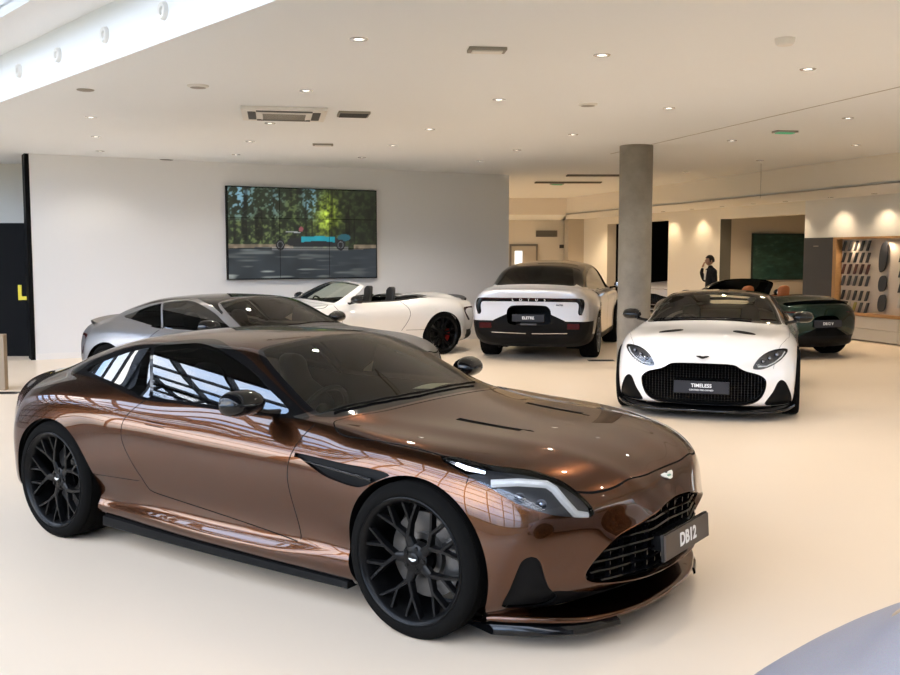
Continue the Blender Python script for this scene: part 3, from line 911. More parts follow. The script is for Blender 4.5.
def gt_car(label, pos, yaw, pm, cat='car', name='sports_car', nose='db', top='closed', detail=2, wheel='mesh', caliper='black_caliper',
           rim='rim_black', seatmat='leather_grey', roofmat=None, group=None, tweak=None, roof_black=False, bonnet_badge='badge', steer=0.0, surround=None, spoiler=None):
    si, sj = (5, 5) if detail == 2 else (3, 3)
    g = .0030 if detail == 2 else .004
    B = Body(GT_KS, gt_columns(nose, tweak), GT_ST, si, sj)
    side = lambda c, p: (c[:, 1] > .45) & (c[:, 2] < 1.3)
    B.cut('arch_f', lambda c, p: np.hypot(c[:, 0] - FW, c[:, 2] - .352) - .400, lambda c, p: c[:, 1] > .42)
    B.cut('arch_r', lambda c, p: np.hypot(c[:, 0] - RW, c[:, 2] - .350) - .397, lambda c, p: c[:, 1] > .42)
    B.cut('sill', lambda c, p: p[:, 1] - 2.30)
    B.cut('under', lambda c, p: p[:, 1] - 1.6)
    wsP = sym(WS)
    if top == 'closed':
        B.poly('trim', TRIM, 'xz', lambda c, p: (c[:, 1] > .4) & (p[:, 1] > 8.6) & (c[:, 0] < .95))
        B.poly('dlo', DLO, 'xz', lambda c, p: (c[:, 1] > .4) & (p[:, 1] > 9) & (c[:, 0] < .8))
        bp = lambda c, p: (c[:, 0] + .618) * .79 + (c[:, 2] - .945) * .612
        B.cut('bp1', lambda c, p: bp(c, p) - .012, lambda c, p: (c[:, 1] > .5) & (p[:, 1] > 9) & (np.abs(c[:, 0] + .7) < .3))
        B.cut('bp2', lambda c, p: bp(c, p) + .012, lambda c, p: (c[:, 1] > .5) & (p[:, 1] > 9) & (np.abs(c[:, 0] + .7) < .3))
        B.poly('rearw', sym(REARW), 'xy', lambda c, p: (c[:, 0] < -.7) & (c[:, 2] > .9))
    else:
        B.cut('beltline', lambda c, p: p[:, 1] - 10.0, lambda c, p: (c[:, 0] < 1.0) & (c[:, 0] > -1.4))
        B.cut('cockpit', lambda c, p: c[:, 0] + 1.0 + .25 * (c[:, 1] / .8) ** 4, lambda c, p: p[:, 1] > 9.8)
        B.poly('frame', wsP, 'xy', lambda c, p: (c[:, 0] < .75) & (c[:, 0] > -.2) & (p[:, 1] > 9), off=.045)
        B.poly('sail', [(.66, .91), (.66, .95), (.50, .99), (.25, 1.085), (.20, 1.07), (.36, .96), (.36, .915)], 'xz', lambda c, p: (c[:, 1] > .5) & (p[:, 1] > 9.8) & (c[:, 0] < .8), n=2)
    B.poly('ws', wsP, 'xy', lambda c, p: (c[:, 0] < 1.2) & (c[:, 0] > -.3) & (c[:, 2] > .85))
    B.poly('wsg', wsP, 'xy', lambda c, p: (c[:, 0] < 1.2) & (c[:, 0] > -.3) & (c[:, 2] > .85), off=-.028)
    gh = g if nose == 'db' else .0012
    wp = catmull(wsP, 6)
    B.cut('cowl', lambda c, p: sdf_poly(wp, c[:, :2] + [.085, 0]), lambda c, p: (c[:, 0] < 1.2) & (c[:, 0] > .4) & (c[:, 2] > .85))
    B.poly('hood', sym(HOOD), 'xy', lambda c, p: (c[:, 2] > .55) & (c[:, 0] > .6), gap=gh)
    B.poly('door', DOOR, 'xz', lambda c, p: (c[:, 1] > .6) & (c[:, 0] < 1.0) & (c[:, 0] > -1.0), gap=g)
    B.poly('handle', [(-.545, .792), (-.545, .812), (-.36, .806), (-.36, .786)], 'xz', lambda c, p: (c[:, 1] > .8) & (np.abs(c[:, 0] + .45) < .2), n=1, gap=.0022)
    B.line('seam', lambda c, p: c[:, 2] - (.455 + .02 * (c[:, 0] + .62)), g * .7, lambda c, p: (c[:, 1] > .7) & (c[:, 0] > -1.15) & (c[:, 0] < -.5))
    B.poly('strake', STRAKE, 'xz', lambda c, p: (c[:, 1] > .8) & (c[:, 0] > .5) & (c[:, 0] < 1.5))
    fm = lambda c, p: (c[:, 0] > 1.3)
    if nose == 'db':
        B.poly('hl', HL_DB, (HLU, HLW), lambda c, p: (c[:, 0] > 1.35) & (c[:, 2] > .5) & (c[:, 1] > .35))
        B.line('bumper', lambda c, p: c[:, 0] - 1.655 - (c[:, 2] - .74) * .1, g * .7, lambda c, p: (c[:, 0] > 1.5) & (c[:, 0] < 1.8) & (c[:, 2] > .66) & (c[:, 2] < .80) & (c[:, 1] > .83))
        B.poly('intake', INTAKE, 'yz', lambda c, p: (c[:, 0] > 1.7) & (c[:, 1] > .55), n=3)
        B.cut('chin', lambda c, p: c[:, 2] - (.240 + .04 * np.clip((c[:, 1] - .50) / .2, 0, 1)), lambda c, p: (c[:, 0] > 1.7) & (p[:, 0] > 1.7))
        for k, V in (('vent', [(1.20, .325), (1.30, .345), (1.55, .315), (1.70, .268), (1.55, .298), (1.30, .325)]),):
            B.poly(k, V, 'xy', lambda c, p: (c[:, 2] > .8) & (c[:, 0] > 1.0) & (c[:, 0] < 1.9), n=3)
    else:
        B.poly('hl', HL_DS, 'yz', lambda c, p: (c[:, 0] > 1.35) & (c[:, 2] > .48) & (c[:, 1] > .42))
        B.poly('intake', INTAKE_DS, 'yz', lambda c, p: (c[:, 0] > 1.6) & (c[:, 1] > .5))
        B.cut('chin', lambda c, p: c[:, 2] - .15, lambda c, p: (c[:, 0] > 1.7) & (p[:, 0] > 1.7))
        B.poly('vent', VENT_DS, 'xy', lambda c, p: (c[:, 2] > .75) & (c[:, 0] > .9) & (c[:, 0] < 1.9), n=4)
    B.poly('tail', TAIL, 'yz', lambda c, p: (c[:, 0] < -1.9) & (c[:, 1] > .3))
    B.cut('diff', lambda c, p: c[:, 2] - .40, lambda c, p: (c[:, 0] < -1.95))
    B.classify()
    v, fc, fp = B.val, B.fc, B.fp
    n = len(fc); L = B.lab
    X, Y, Z, J = fc[:, 0], fc[:, 1], fc[:, 2], fp[:, 1]
    arch = ((v['arch_f'] < 0) | (v['arch_r'] < 0)) & (Y > .45) & (Z < .8)
    def is_(m, lab):
        L[m] = lab
    gap = (np.abs(v['door']) < g) & (Y > .6) & (J < 9.2)
    hoodz = (Z > .55) & (X > .6)
    gap |= (np.abs(v['hood']) < gh) & hoodz & (J > 6)
    gap |= (np.abs(v['handle']) < .0022) & (Y > .8) & (Z < .9)
    gap |= (np.abs(v['seam']) < g * .7) & (Y > .7) & (X > -1.05) & (X < -.63)
    is_((v['hood'] < 0) & hoodz & (J > 6), 'bonnet')
    is_((v['door'] < 0) & (Y > .6) & (Z < 1) & (X < .9), 'door')
    is_(gap, 'gap')
    if nose == 'db':
        is_((np.abs(v['bumper']) < g * .7) & (Z > .755) & (Z < .79) & (Y > .86) & (X > 1.5) & (X < 1.8), 'gap')
        is_((v['chin'] < 0) & (X > 1.75) & (Y < .735), 'chin')
    else:
        is_((Z < .15) & (X > 1.75), 'chin')
    is_((J < 2.30) & (X > -1.2) & (X < 1.2), 'sill')
    is_(J < 1.6, 'under')
    is_((Z < .40) & (X < -1.98), 'diff')
    is_((v['strake'] < 0) & (Y > .8) & (X > .5), 'strake')
    is_((v['intake'] < 0) & (X > 1.6) & (Y > .5), 'intake')
    is_((v['vent'] < 0) & (X > .9) & (Z > .7), 'vent')
    is_((v['hl'] < 0) & (X > 1.35) & (Y > .35) & (Z > .48), 'headlight')
    is_((v['tail'] < 0) & (X < -1.9), 'tail')
    wsr = (X < 1.2) & (X > -.3) & (Z > .85)
    if top == 'closed':
        tr = (v['trim'] < 0) & (Y > .4) & (J > 8.6) & (X < .95)
        is_(tr, 'trim')
        dl = (v['dlo'] < 0) & (Y > .4) & (J > 9) & (X < .8)
        is_(dl & (v['bp1'] > 0), 'glass_door')
        is_(dl & (v['bp2'] < 0), 'glass_quarter')
        is_((v['rearw'] < 0) & (X < -.7) & (Z > .9), 'rearw')
    else:
        cock = (J > 10.0) & (v['cockpit'] > 0) & (X < .62)
        is_(cock, 'void')
        is_((v['frame'] < 0) & (X < .70) & (X > -.2) & (J > 10), 'trim')
        is_((v['sail'] < 0) & (Y > .5) & (J > 10.0) & (X < .8), 'trim')
    is_((v['ws'] < 0) & wsr, 'trim')
    is_((v['wsg'] < 0) & ~((v['cowl'] > 0) & (X > .4)) & wsr, 'wsg')
    is_(arch, 'void')
    # ------------- objects
    car = empty(name, pos, yaw)
    tag(car, label, cat, group)
    sel = lambda *a: np.isin(L, a)
    P = M[pm]
    roofp = (L == 'body') & (J > 11.9) & (X < .2) & (X > -1.9) & (Z > 1.0) if roof_black else np.zeros(n, bool)
    B.extract([(sel('body') & ~roofp, 0), (sel('gap', 'under'), 1), (roofp, 2)], 'body', [P, M['gap'], M['black_gloss']], car)
    B.extract(sel('bonnet'), 'bonnet', P, car)
    for s in 'LR': B.extract(sel('door'), 'door', P, car, s)
    if sel('sill').any(): 
        for s in 'LR': B.extract(sel('sill'), 'side_skirt', M['black_gloss'], car, s)
    B.extract(sel('trim'), 'window_surround', M[surround] if surround else (M['black_gloss'] if top == 'closed' or pm == 'green' else P), car)
    B.extract(sel('wsg'), 'windscreen', M['wind_glass'], car, fit='z')
    if top == 'closed':
        for s in 'LR':
            B.extract(sel('glass_door'), 'side_window', M['side_glass'], car, s, fit='y')
            B.extract(sel('glass_quarter'), 'quarter_window', M['side_glass'], car, s, fit='y')
        B.extract(sel('rearw'), 'rear_window', M['dark_glass'], car)
    B.extract(sel('diff'), 'rear_diffuser', M['black_satin'], car)
    for s in 'LR': B.extract(sel('tail'), 'tail_light', M['tail_red'], car, s, offset=.002)
    if sel('chin').any():
        for s in 'LR': B.extract(sel('chin'), 'lower_air_intake', M['black_satin'], car, s)
    if spoiler:
        w = MB(); G = []
        for y in np.linspace(-.60, .60, 25):
            t = abs(y) / .6; x0 = -2.315 + .17 * t * t; z0 = .945 - .045 * t * t
            G.append([(x0 + .10, y, z0 + .012), (x0 + .02, y, z0 + .034), (x0 - .035, y, z0 + .046), (x0 - .03, y, z0 + .028), (x0 + .01, y, z0 - .01)])
        w.grid(G); w.build('rear_spoiler', M[spoiler], car, smooth=True, angle=50)
    for s in 'LR':
        o = B.extract(sel('intake'), 'side_air_intake', M['black_satin'], car, s, offset=-.012)
        mb = MB(); B.rim_strip(sel('intake'), lambda c: True, (-.014, -.010, 0), mb, (1,) if s == 'L' else (-1,))
        mb.build('intake_edge', M['black_satin'], o)
        o = B.extract(sel('strake'), 'fender_vent', M['black_satin'], car, s, offset=-.022)
        mb = MB(); B.rim_strip(sel('strake'), lambda c: True, (0, -.024, 0), mb, (1,) if s == 'L' else (-1,))
        mb.build('vent_edge', P, o)
        sg = 1 if s == 'L' else -1
        st = MB(); pts = []
        for t in np.linspace(0, 1, 9):
            x = .72 + .44 * t; pts.append((x, sg * (.948 + .012 * t), .742 - .035 * t))
        st.tube(pts, [.003 + .006 * t for t in np.linspace(0, 1, 9)], 6)
        st.build('vent_strake', M['black_gloss'], o, smooth=True)
        o = B.extract(sel('vent'), 'bonnet_vent', M['black_matt'], car, s, offset=.0012)
    # arch edges and liners
    body_sel = ~sel('void', 'under')
    for ax, az, ar in ((FW, .352, .400), (RW, .350, .397)):
        for mb, sg in zip(arch_liner(car, ax, az, ar + .005, .52, .90), (1, -1)):
            B.rim_strip(body_sel, lambda c: c.y > .5 and abs(math.hypot(c.x - ax, c.z - az) - ar) < .003, (0, -.06, 0), mb, (sg,))
            mb.build('wheel_arch_liner', M['black_matt'], car)
    # cabin lining
    cab = ~sel('void', 'under', 'wsg', 'glass_door', 'glass_quarter', 'rearw', 'sill') & (X > -1.85) & (X < .93) & (J > 2.3)
    B.extract(cab, 'cabin_lining', M['headliner'], car, offset=-.03, flip=True)
    seats = cabin(car, M[seatmat], .42, .885, -.15 if top == 'closed' else -.2, top=1.08 if top == 'closed' else 1.17)
    # lamps
    for s in 'LR':
        sg = 1 if s == 'L' else -1
        bk = B.extract(sel('headlight'), 'headlight', M['lamp_inner'], car, s, offset=-.035)
        B.extract(sel('headlight'), 'headlight_lens', M['lens'], bk, s)
        mb = MB(); 
        B.rim_strip(sel('headlight'), lambda c: True, (-.025, -.024, -.012), mb, (sg,))
        mb.build('headlight_edge', M['black_gloss'], bk)
        if nose == 'db': guide, proj, r = DRL_DB, PROJ_DB, .018
        else:
            guide = [(B.front_x(y, z) - .016, y, z) for y, z in DRL_DS]; proj = [(B.front_x(y, z) - .026, y, z) for y, z in PROJ_DS]; r = .007
        mb = MB(); mb.tube([(x, sg * y, z) for x, y, z in guide], r, 8)
        mb.build('light_guide', M['drl'], bk, smooth=True)
        mb = MB()
        for x, y, z in proj: mb.ellipsoid((x, sg * y, z), (.03, .024, .024), 16, 10)
        mb.build('projector', M['proj'], bk, smooth=True)
        if nose == 'db':
            mb = MB(); mb.tube([(x, sg * y, z) for x, y, z in [(1.50, .845, .825), (1.56, .84, .812), (1.62, .835, .795), (1.70, .81, .782)]], [.008, .020, .026, .016], 8)
            mb.build('lamp_reflector', M['chrome'], bk, smooth=True)
    # grille
    R = grille_ring(B)
    lip = MB()
    full = R + [Vector((p.x, -p.y, p.z)) for p in R[::-1][1:-1]]
    cen = Vector((sum(p.x for p in full) / len(full), 0, sum(p.z for p in full) / len(full)))
    k = len(full)
    ring1 = [p + Vector((.004, (-p.y) * .012, (cen.z - p.z) * .03)) for p in full]
    ring2 = [p + Vector((-.022, (-p.y) * .035, (cen.z - p.z) * .08)) for p in full]
    ring3 = [p + Vector((-.10, (-p.y) * .04, (cen.z - p.z) * .08)) for p in full]
    lip.add(full + ring1 + ring2, [(i, (i + 1) % k, k + (i + 1) % k, k + i) for i in range(k)] + [(k + i, k + (i + 1) % k, 2 * k + (i + 1) % k, 2 * k + i) for i in range(k)])
    lip.build('grille_surround', P if nose == 'db' else M['black_gloss'], car, smooth=True, angle=50)
    gr = MB()
    gr.add(ring2 + ring3, [(i, (i + 1) % k, k + (i + 1) % k, k + i) for i in range(k)])
    gr.add(ring3, [tuple(range(k))])
    go = gr.build('grille', M['black_matt'], car)
    half = [(abs(p.y), p.z, p.x) for p in ring2[:len(R)]]
    zs = [h[1] for h in half]; zlo, zhi = min(zs), max(zs)
    # width of the opening at height z, depth at y
    def width(z):
        w = 0
        for (y0, z0, _), (y1, z1, _) in zip(half[:-1], half[1:]):
            if (z0 - z) * (z1 - z) <= 0 and abs(z1 - z0) > 1e-9: w = max(w, y0 + (y1 - y0) * (z - z0) / (z1 - z0))
        return w
    ys = [h[0] for h in half if h[1] > (zlo + zhi) / 2][::-1]; xs = [h[2] for h in half if h[1] > (zlo + zhi) / 2][::-1]
    def depth(y): return float(np.interp(abs(y), ys, xs)) - .012
    bars = MB()
    if nose == 'db':
        nh = 7
        for i in range(nh):
            z = zlo + (zhi - zlo) * (i + .6) / (nh + .2)
            w = width(z)
            if w < .05: continue
            G = []
            for y in np.linspace(-w, w, 23):
                x = depth(y)
                G.append([(x, y, z - .006), (x + .006, y, z), (x, y, z + .006), (x - .03, y, z + .006), (x - .03, y, z - .006), (x, y, z - .006)])
            bars.grid(G)
        for y in np.arange(-.56, .57, .08):
            zz = [z for z in np.linspace(zlo, zhi, 60) if width(z) > abs(y)]
            if not zz: continue
            x = depth(y) - .008
            bars.box((x - .012, y, (zz[0] + zz[-1]) / 2), (.026, .006, zz[-1] - zz[0]))
    else:
        for i in range(15):
            z = zlo + (zhi - zlo) * (i + .5) / 15; w = width(z)
            if w < .05: continue
            bars.grid([[(depth(y) - .01, y, z - .004), (depth(y) - .002, y, z), (depth(y) - .01, y, z + .004)] for y in np.linspace(-w, w, 17)])
        for y in np.arange(-.66, .67, .033):
            zz = [z for z in np.linspace(zlo, zhi, 60) if width(z) > abs(y)]
            if not zz: continue
            bars.box((depth(y) - .012, y, (zz[0] + zz[-1]) / 2), (.01, .006, zz[-1] - zz[0]))
    bars.build('grille_bars', M['black_gloss'], go)
    # front lip
    sp = MB()
    plan = SPLIT_DB if nose == 'db' else SPLIT_DS
    G = []
    yy = np.concatenate([-np.linspace(plan[-1][0], 0, 26)[:-1], np.linspace(0, plan[-1][0], 26)])
    py = [p[0] for p in plan]; px_ = [p[1] for p in plan]; pz = [p[2] for p in plan]
    for y in yy:
        x = float(pchip(py, px_, [abs(y)])[0]); z = float(pchip(py, pz, [abs(y)])[0])
        back = min(.22, .06 + .16 * (1 - abs(y) / plan[-1][0]) + .05)
        G.append([(x - back, y, z - .02), (x - .02, y, z - .03), (x - .003, y, z - .024), (x, y, z - .014), (x - .006, y, z - .003), (x - .03, y, z + .003), (x - back, y, z + .022)])
    sp.grid(G)
    spl = sp.build('front_splitter', P if nose == 'db' else M['black_gloss'], car, smooth=True, angle=60)
    if nose == 'db':
        for sg in (1, -1):
            u = MB(); G = []
            for y in np.linspace(.44, .866, 12):
                x = float(pchip(py, px_, [min(y, .86)])[0]) + .012 - .25 * max(0, y - .86); t = (y - .44) / .45
                e = .015 + .15 * min(1, t * 4)
                G.append([(x - e, sg * y, .105), (x - .008, sg * y, .078), (x + .004, sg * y, .088), (x, sg * y, .108), (x - .02, sg * y, .122), (x - e, sg * y, .124)])
            u.grid(G); u.build('splitter_blade', M['black_gloss'], car, smooth=True)
    # wheels
    for (x, dy, W) in ((FW, .832, .280), (RW, .812, .316)):
        for sg in (1, -1):
            add_wheel(car, x, sg * dy, .363, W, .290, wheel, caliper, rim, steer if x > 0 else 0, badge=detail == 2)
    for sg in (1, -1):
        b = MB(); G = []
        for t in np.linspace(0, 1, 15):
            x = -.985 + 1.945 * t; y = .910 + .016 * math.sin(PI * t); zt = .200 - .020 * t
            G.append([(x, sg * (y - .10), .135), (x, sg * (y - .006), .132), (x, sg * y, .140), (x, sg * (y - .004), zt - .012), (x, sg * (y - .03), zt), (x, sg * (y - .10), zt + .01)])
        b.grid(G); b.add(G[0], [tuple(range(6))]); b.add(G[-1], [tuple(range(6))])
        b.build('sill_blade', M['black_satin'], car, smooth=True, angle=40)
    for sg in (1, -1):
        door_mirror(car, .335, 1.01, .995, sg, M['black_gloss'], 1.2, .12)
    # wipers
    for a, b in (((.86, .44), (.60, -.18)), ((.88, -.16), (.66, -.70))):
        w = MB(); pts = []
        for t in np.linspace(0, 1, 8):
            x, y = a[0] + (b[0] - a[0]) * t, a[1] + (b[1] - a[1]) * t
            x = min(x, .86) if t > .1 else x
            x = .875 - .15 * (abs(y) / .7) ** 2 - .03 - .01 * math.sin(PI * t)
            pts.append((x, y, B.height(x, y) + .012))
        w.tube(pts, .007, 6); w.build('wiper', M['black_satin'], car, smooth=True)
    # nose emblem
    if nose == 'db':
        w = MB(); wing_badge(w, (2.212, 0, .690), (0, 1, 0), (-.75, 0, .66), (.66, 0, .75), .125, .006)
        w.build('nose_badge', M['badge'], car)
        w = MB(); w.box((0, 0, 0), (.010, .036, .004), mat=Matrix(((-.75, 0, .66), (0, 1, 0), (.66, 0, .75))))
        w.v = [(p[0] + 2.2165, p[1], p[2] + .6935) for p in w.v]
        w.build('badge_tablet', M['badge_green'], car)
    else:
        w = MB(); wing_badge(w, (2.155, 0, .665), (0, 1, 0), (-.8, 0, .6), (.6, 0, .8), .13, .006)
        w.build('nose_badge', M['black_gloss'], car)
    if top != 'closed':
        # frame of the cockpit: padded rim and folded hood cover
        rm = MB()
        for sg in (1, -1):
            pts = [(x, sg * (np.interp(x, [-1.25, -.95, -.5, 0, .4], [.70, .79, .80, .805, .80])), np.interp(x, [-1.25, -.95, -.5, 0, .4], [.985, .985, .948, .938, .93])) for x in np.linspace(.40, -1.05, 16)]
            rm.tube(pts, .018, 8)
        rm.build('cockpit_rim', M['leather_black'] if seatmat != 'leather_tan' else M['leather_tan'], car, smooth=True)
        bk = MB(); bk.grid([[(-1.0 - .22 * (abs(y) / .7) ** 4, y, z) for z in (.25, .6, .93)] for y in np.linspace(-.74, .74, 13)])
        bk.build('rear_bulkhead', M['leather_black'], car, smooth=True)
        for sg in (1, -1):
            h = MB(); h.ellipsoid((-1.16, sg * .37, .965), (.36, .19, .065), 20, 12)
            h.build('headrest_fairing', M['black_gloss'], car, smooth=True)
    return car, B

DRL_DB = [(1.748, .843, .748), (1.852, .782, .756), (1.950, .709, .747), (1.984, .699, .727), (2.028, .691, .680), (2.070, .662, .624), (2.100, .614, .609)]
PROJ_DB = [(1.872, .805, .695), (1.948, .752, .668)]
SPLIT_DB = [(0, 2.235, .142), (.20, 2.224, .142), (.36, 2.196, .143), (.52, 2.142, .145), (.62, 2.10, .152), (.70, 2.040, .160), (.78, 1.935, .164), (.84, 1.815, .160), (.868, 1.745, .157)]
# ------------------------------------------------------------------ the tall five-door car
SU_KS = [-2.62, -2.60, -2.42, -2.20, -1.51, -.9, -.2, .5, .9, 1.3, 1.6, 2.0, 2.35, 2.45]
SU_ST = [-2.62, -2.61, -2.60, -2.55, -2.48, -2.42, -2.35, -2.27, -2.20, -2.1, -1.95, -1.8, -1.65, -1.5, -1.35, -1.2, -1.05, -.9, -.7, -.5, -.25, 0, .25, .5, .7, .9, 1.1, 1.3, 1.45, 1.6, 1.8, 2.0, 2.15, 2.28, 2.35, 2.41, 2.45]
def su_columns():
    tail = [(-2.50, 0, .36), (-2.50, .50, .36), (-2.47, .74, .38), (-2.48, .85, .45), (-2.50, .89, .55), (-2.51, .905, .67), (-2.51, .905, .80), (-2.51, .89, .93), (-2.52, .84, 1.03), (-2.53, .77, 1.095), (-2.535, .70, 1.13), (-2.54, .60, 1.142), (-2.55, .48, 1.15), (-2.555, .34, 1.155), (-2.56, .17, 1.158), (-2.56, 0, 1.16)]
    s242 = [(0, .27), (.62, .27), (-2.38, .83, .33), (-2.38, .92, .42), (-2.39, .955, .54), (-2.39, .965, .67), (-2.39, .965, .80), (-2.40, .945, .94), (-2.41, .89, 1.045), (.82, 1.12), (.75, 1.155), (.65, 1.17), (.52, 1.178), (.37, 1.183), (.18, 1.187), (0, 1.19)]
    s220 = [(0, .22), (.68, .22), (.90, .30), (.965, .40), (.985, .53), (.995, .67), (.995, .80), (.97, .95), (.905, 1.06), (.84, 1.14), (.775, 1.185), (.675, 1.205), (.55, 1.218), (.40, 1.226), (.2, 1.232), (0, 1.235)]
    base = [(0, .20), (.70, .20), (.90, .24), (.955, .32), (.955, .45), (.955, .60), (.965, .78), (.975, .92), (.94, 1.02), (.885, 1.08), (.86, 1.10)]
    w151 = [(0, .20), (.70, .20), (.91, .28), (.97, .36), (.995, .50), (1.01, .66), (1.01, .82), (.99, .96), (.935, 1.07), (.875, 1.13), (.845, 1.15)]
    top = {-1.51: [(.785, 1.27), (.70, 1.42), (.575, 1.485), (.30, 1.525), (0, 1.535)], -.9: [(.80, 1.28), (.715, 1.475), (.59, 1.555), (.31, 1.605), (0, 1.615)],
           -.2: [(.80, 1.28), (.72, 1.48), (.60, 1.565), (.315, 1.617), (0, 1.63)], .5: [(.805, 1.24), (.735, 1.40), (.61, 1.505), (.32, 1.56), (0, 1.575)],
           .9: [(.82, 1.165), (.76, 1.25), (.64, 1.345), (.33, 1.41), (0, 1.425)], 1.3: [(.80, 1.10), (.70, 1.135), (.56, 1.18), (.30, 1.235), (0, 1.25)],
           1.6: [(.72, 1.06), (.60, 1.07), (.46, 1.08), (.24, 1.09), (0, 1.09)], 2.0: [(.70, .99), (.58, 1.0), (.44, 1.01), (.24, 1.02), (0, 1.02)]}
    secs = {-2.42: s242, -2.20: s220}
    for s in SU_KS[4:12]:
        lo = w151 if s == -1.51 else base
        if s >= 1.3:
            lo = [(y, z) for y, z in (w151 if s == 1.6 else base)]
            dz = {1.3: -.0, 1.6: -.03, 2.0: -.09}[s]
            lo = lo[:7] + [(y - (.03 if s == 2.0 else 0), z + dz) for y, z in lo[7:]]
            if s == 1.6: lo[9:] = [(.88, 1.035), (.81, 1.05)]
            if s == 2.0: lo = [(y * .97, z) for y, z in lo[:9]] + [(.85, .955), (.78, .98)]
        secs[s] = lo + top[s]
    s235 = [(0, .25), (.55, .25), (2.28, .76, .30), (2.26, .84, .38), (2.25, .86, .48), (2.25, .86, .58), (2.26, .85, .70), (2.27, .82, .79), (2.28, .77, .85), (2.29, .70, .885), (2.30, .62, .905), (2.31, .52, .915), (2.32, .42, .92), (2.325, .31, .925), (2.33, .16, .93), (2.33, 0, .93)]
    s245 = [(2.44, 0, .32), (2.43, .40, .33), (2.40, .60, .36), (2.38, .68, .42), (2.37, .70, .49), (2.37, .70, .56), (2.38, .69, .64), (2.39, .66, .71), (2.40, .61, .76), (2.41, .54, .79), (2.42, .47, .80), (2.425, .39, .81), (2.43, .31, .815), (2.435, .22, .82), (2.44, .11, .82), (2.44, 0, .82)]
    cols = []
    for j in range(16):
        t = tail[j]
        cap = (-2.60, t[1] * .4, .76 + (t[2] - .76) * .4); ring = (t[0] - .055, t[1] * .95, .76 + (t[2] - .76) * .95)
        cols.append([cap, ring] + [secs[s][j] for s in SU_KS[2:12]] + [s235[j], s245[j]])
    return cols
SU_W = 1.51
SU_SIDE = [(-1.70, 1.17), (-1.45, 1.30), (-1.1, 1.415), (-.7, 1.475), (-.2, 1.49), (.3, 1.44), (.7, 1.32), (1.0, 1.19), (1.1, 1.125), (.9, 1.11), (0, 1.115), (-.9, 1.125), (-1.4, 1.155)]
SU_REAR = [(-1.40, 0), (-1.42, .35), (-1.50, .53), (-1.75, .58), (-2.05, .64), (-2.13, .60), (-2.16, .40), (-2.165, 0)]
SU_BAR = [(-.2, 1.035), (.55, 1.035), (.80, 1.035), (.875, 1.00), (.885, .90), (.86, .80), (.82, .77), (.79, .80), (.80, .90), (.78, .965), (.70, .975), (.30, .978), (-.2, .98)]
SU_RECESS = [(-.2, .785), (.30, .785), (.37, .77), (.56, .685), (.60, .66), (.60, .60), (-.2, .60)]

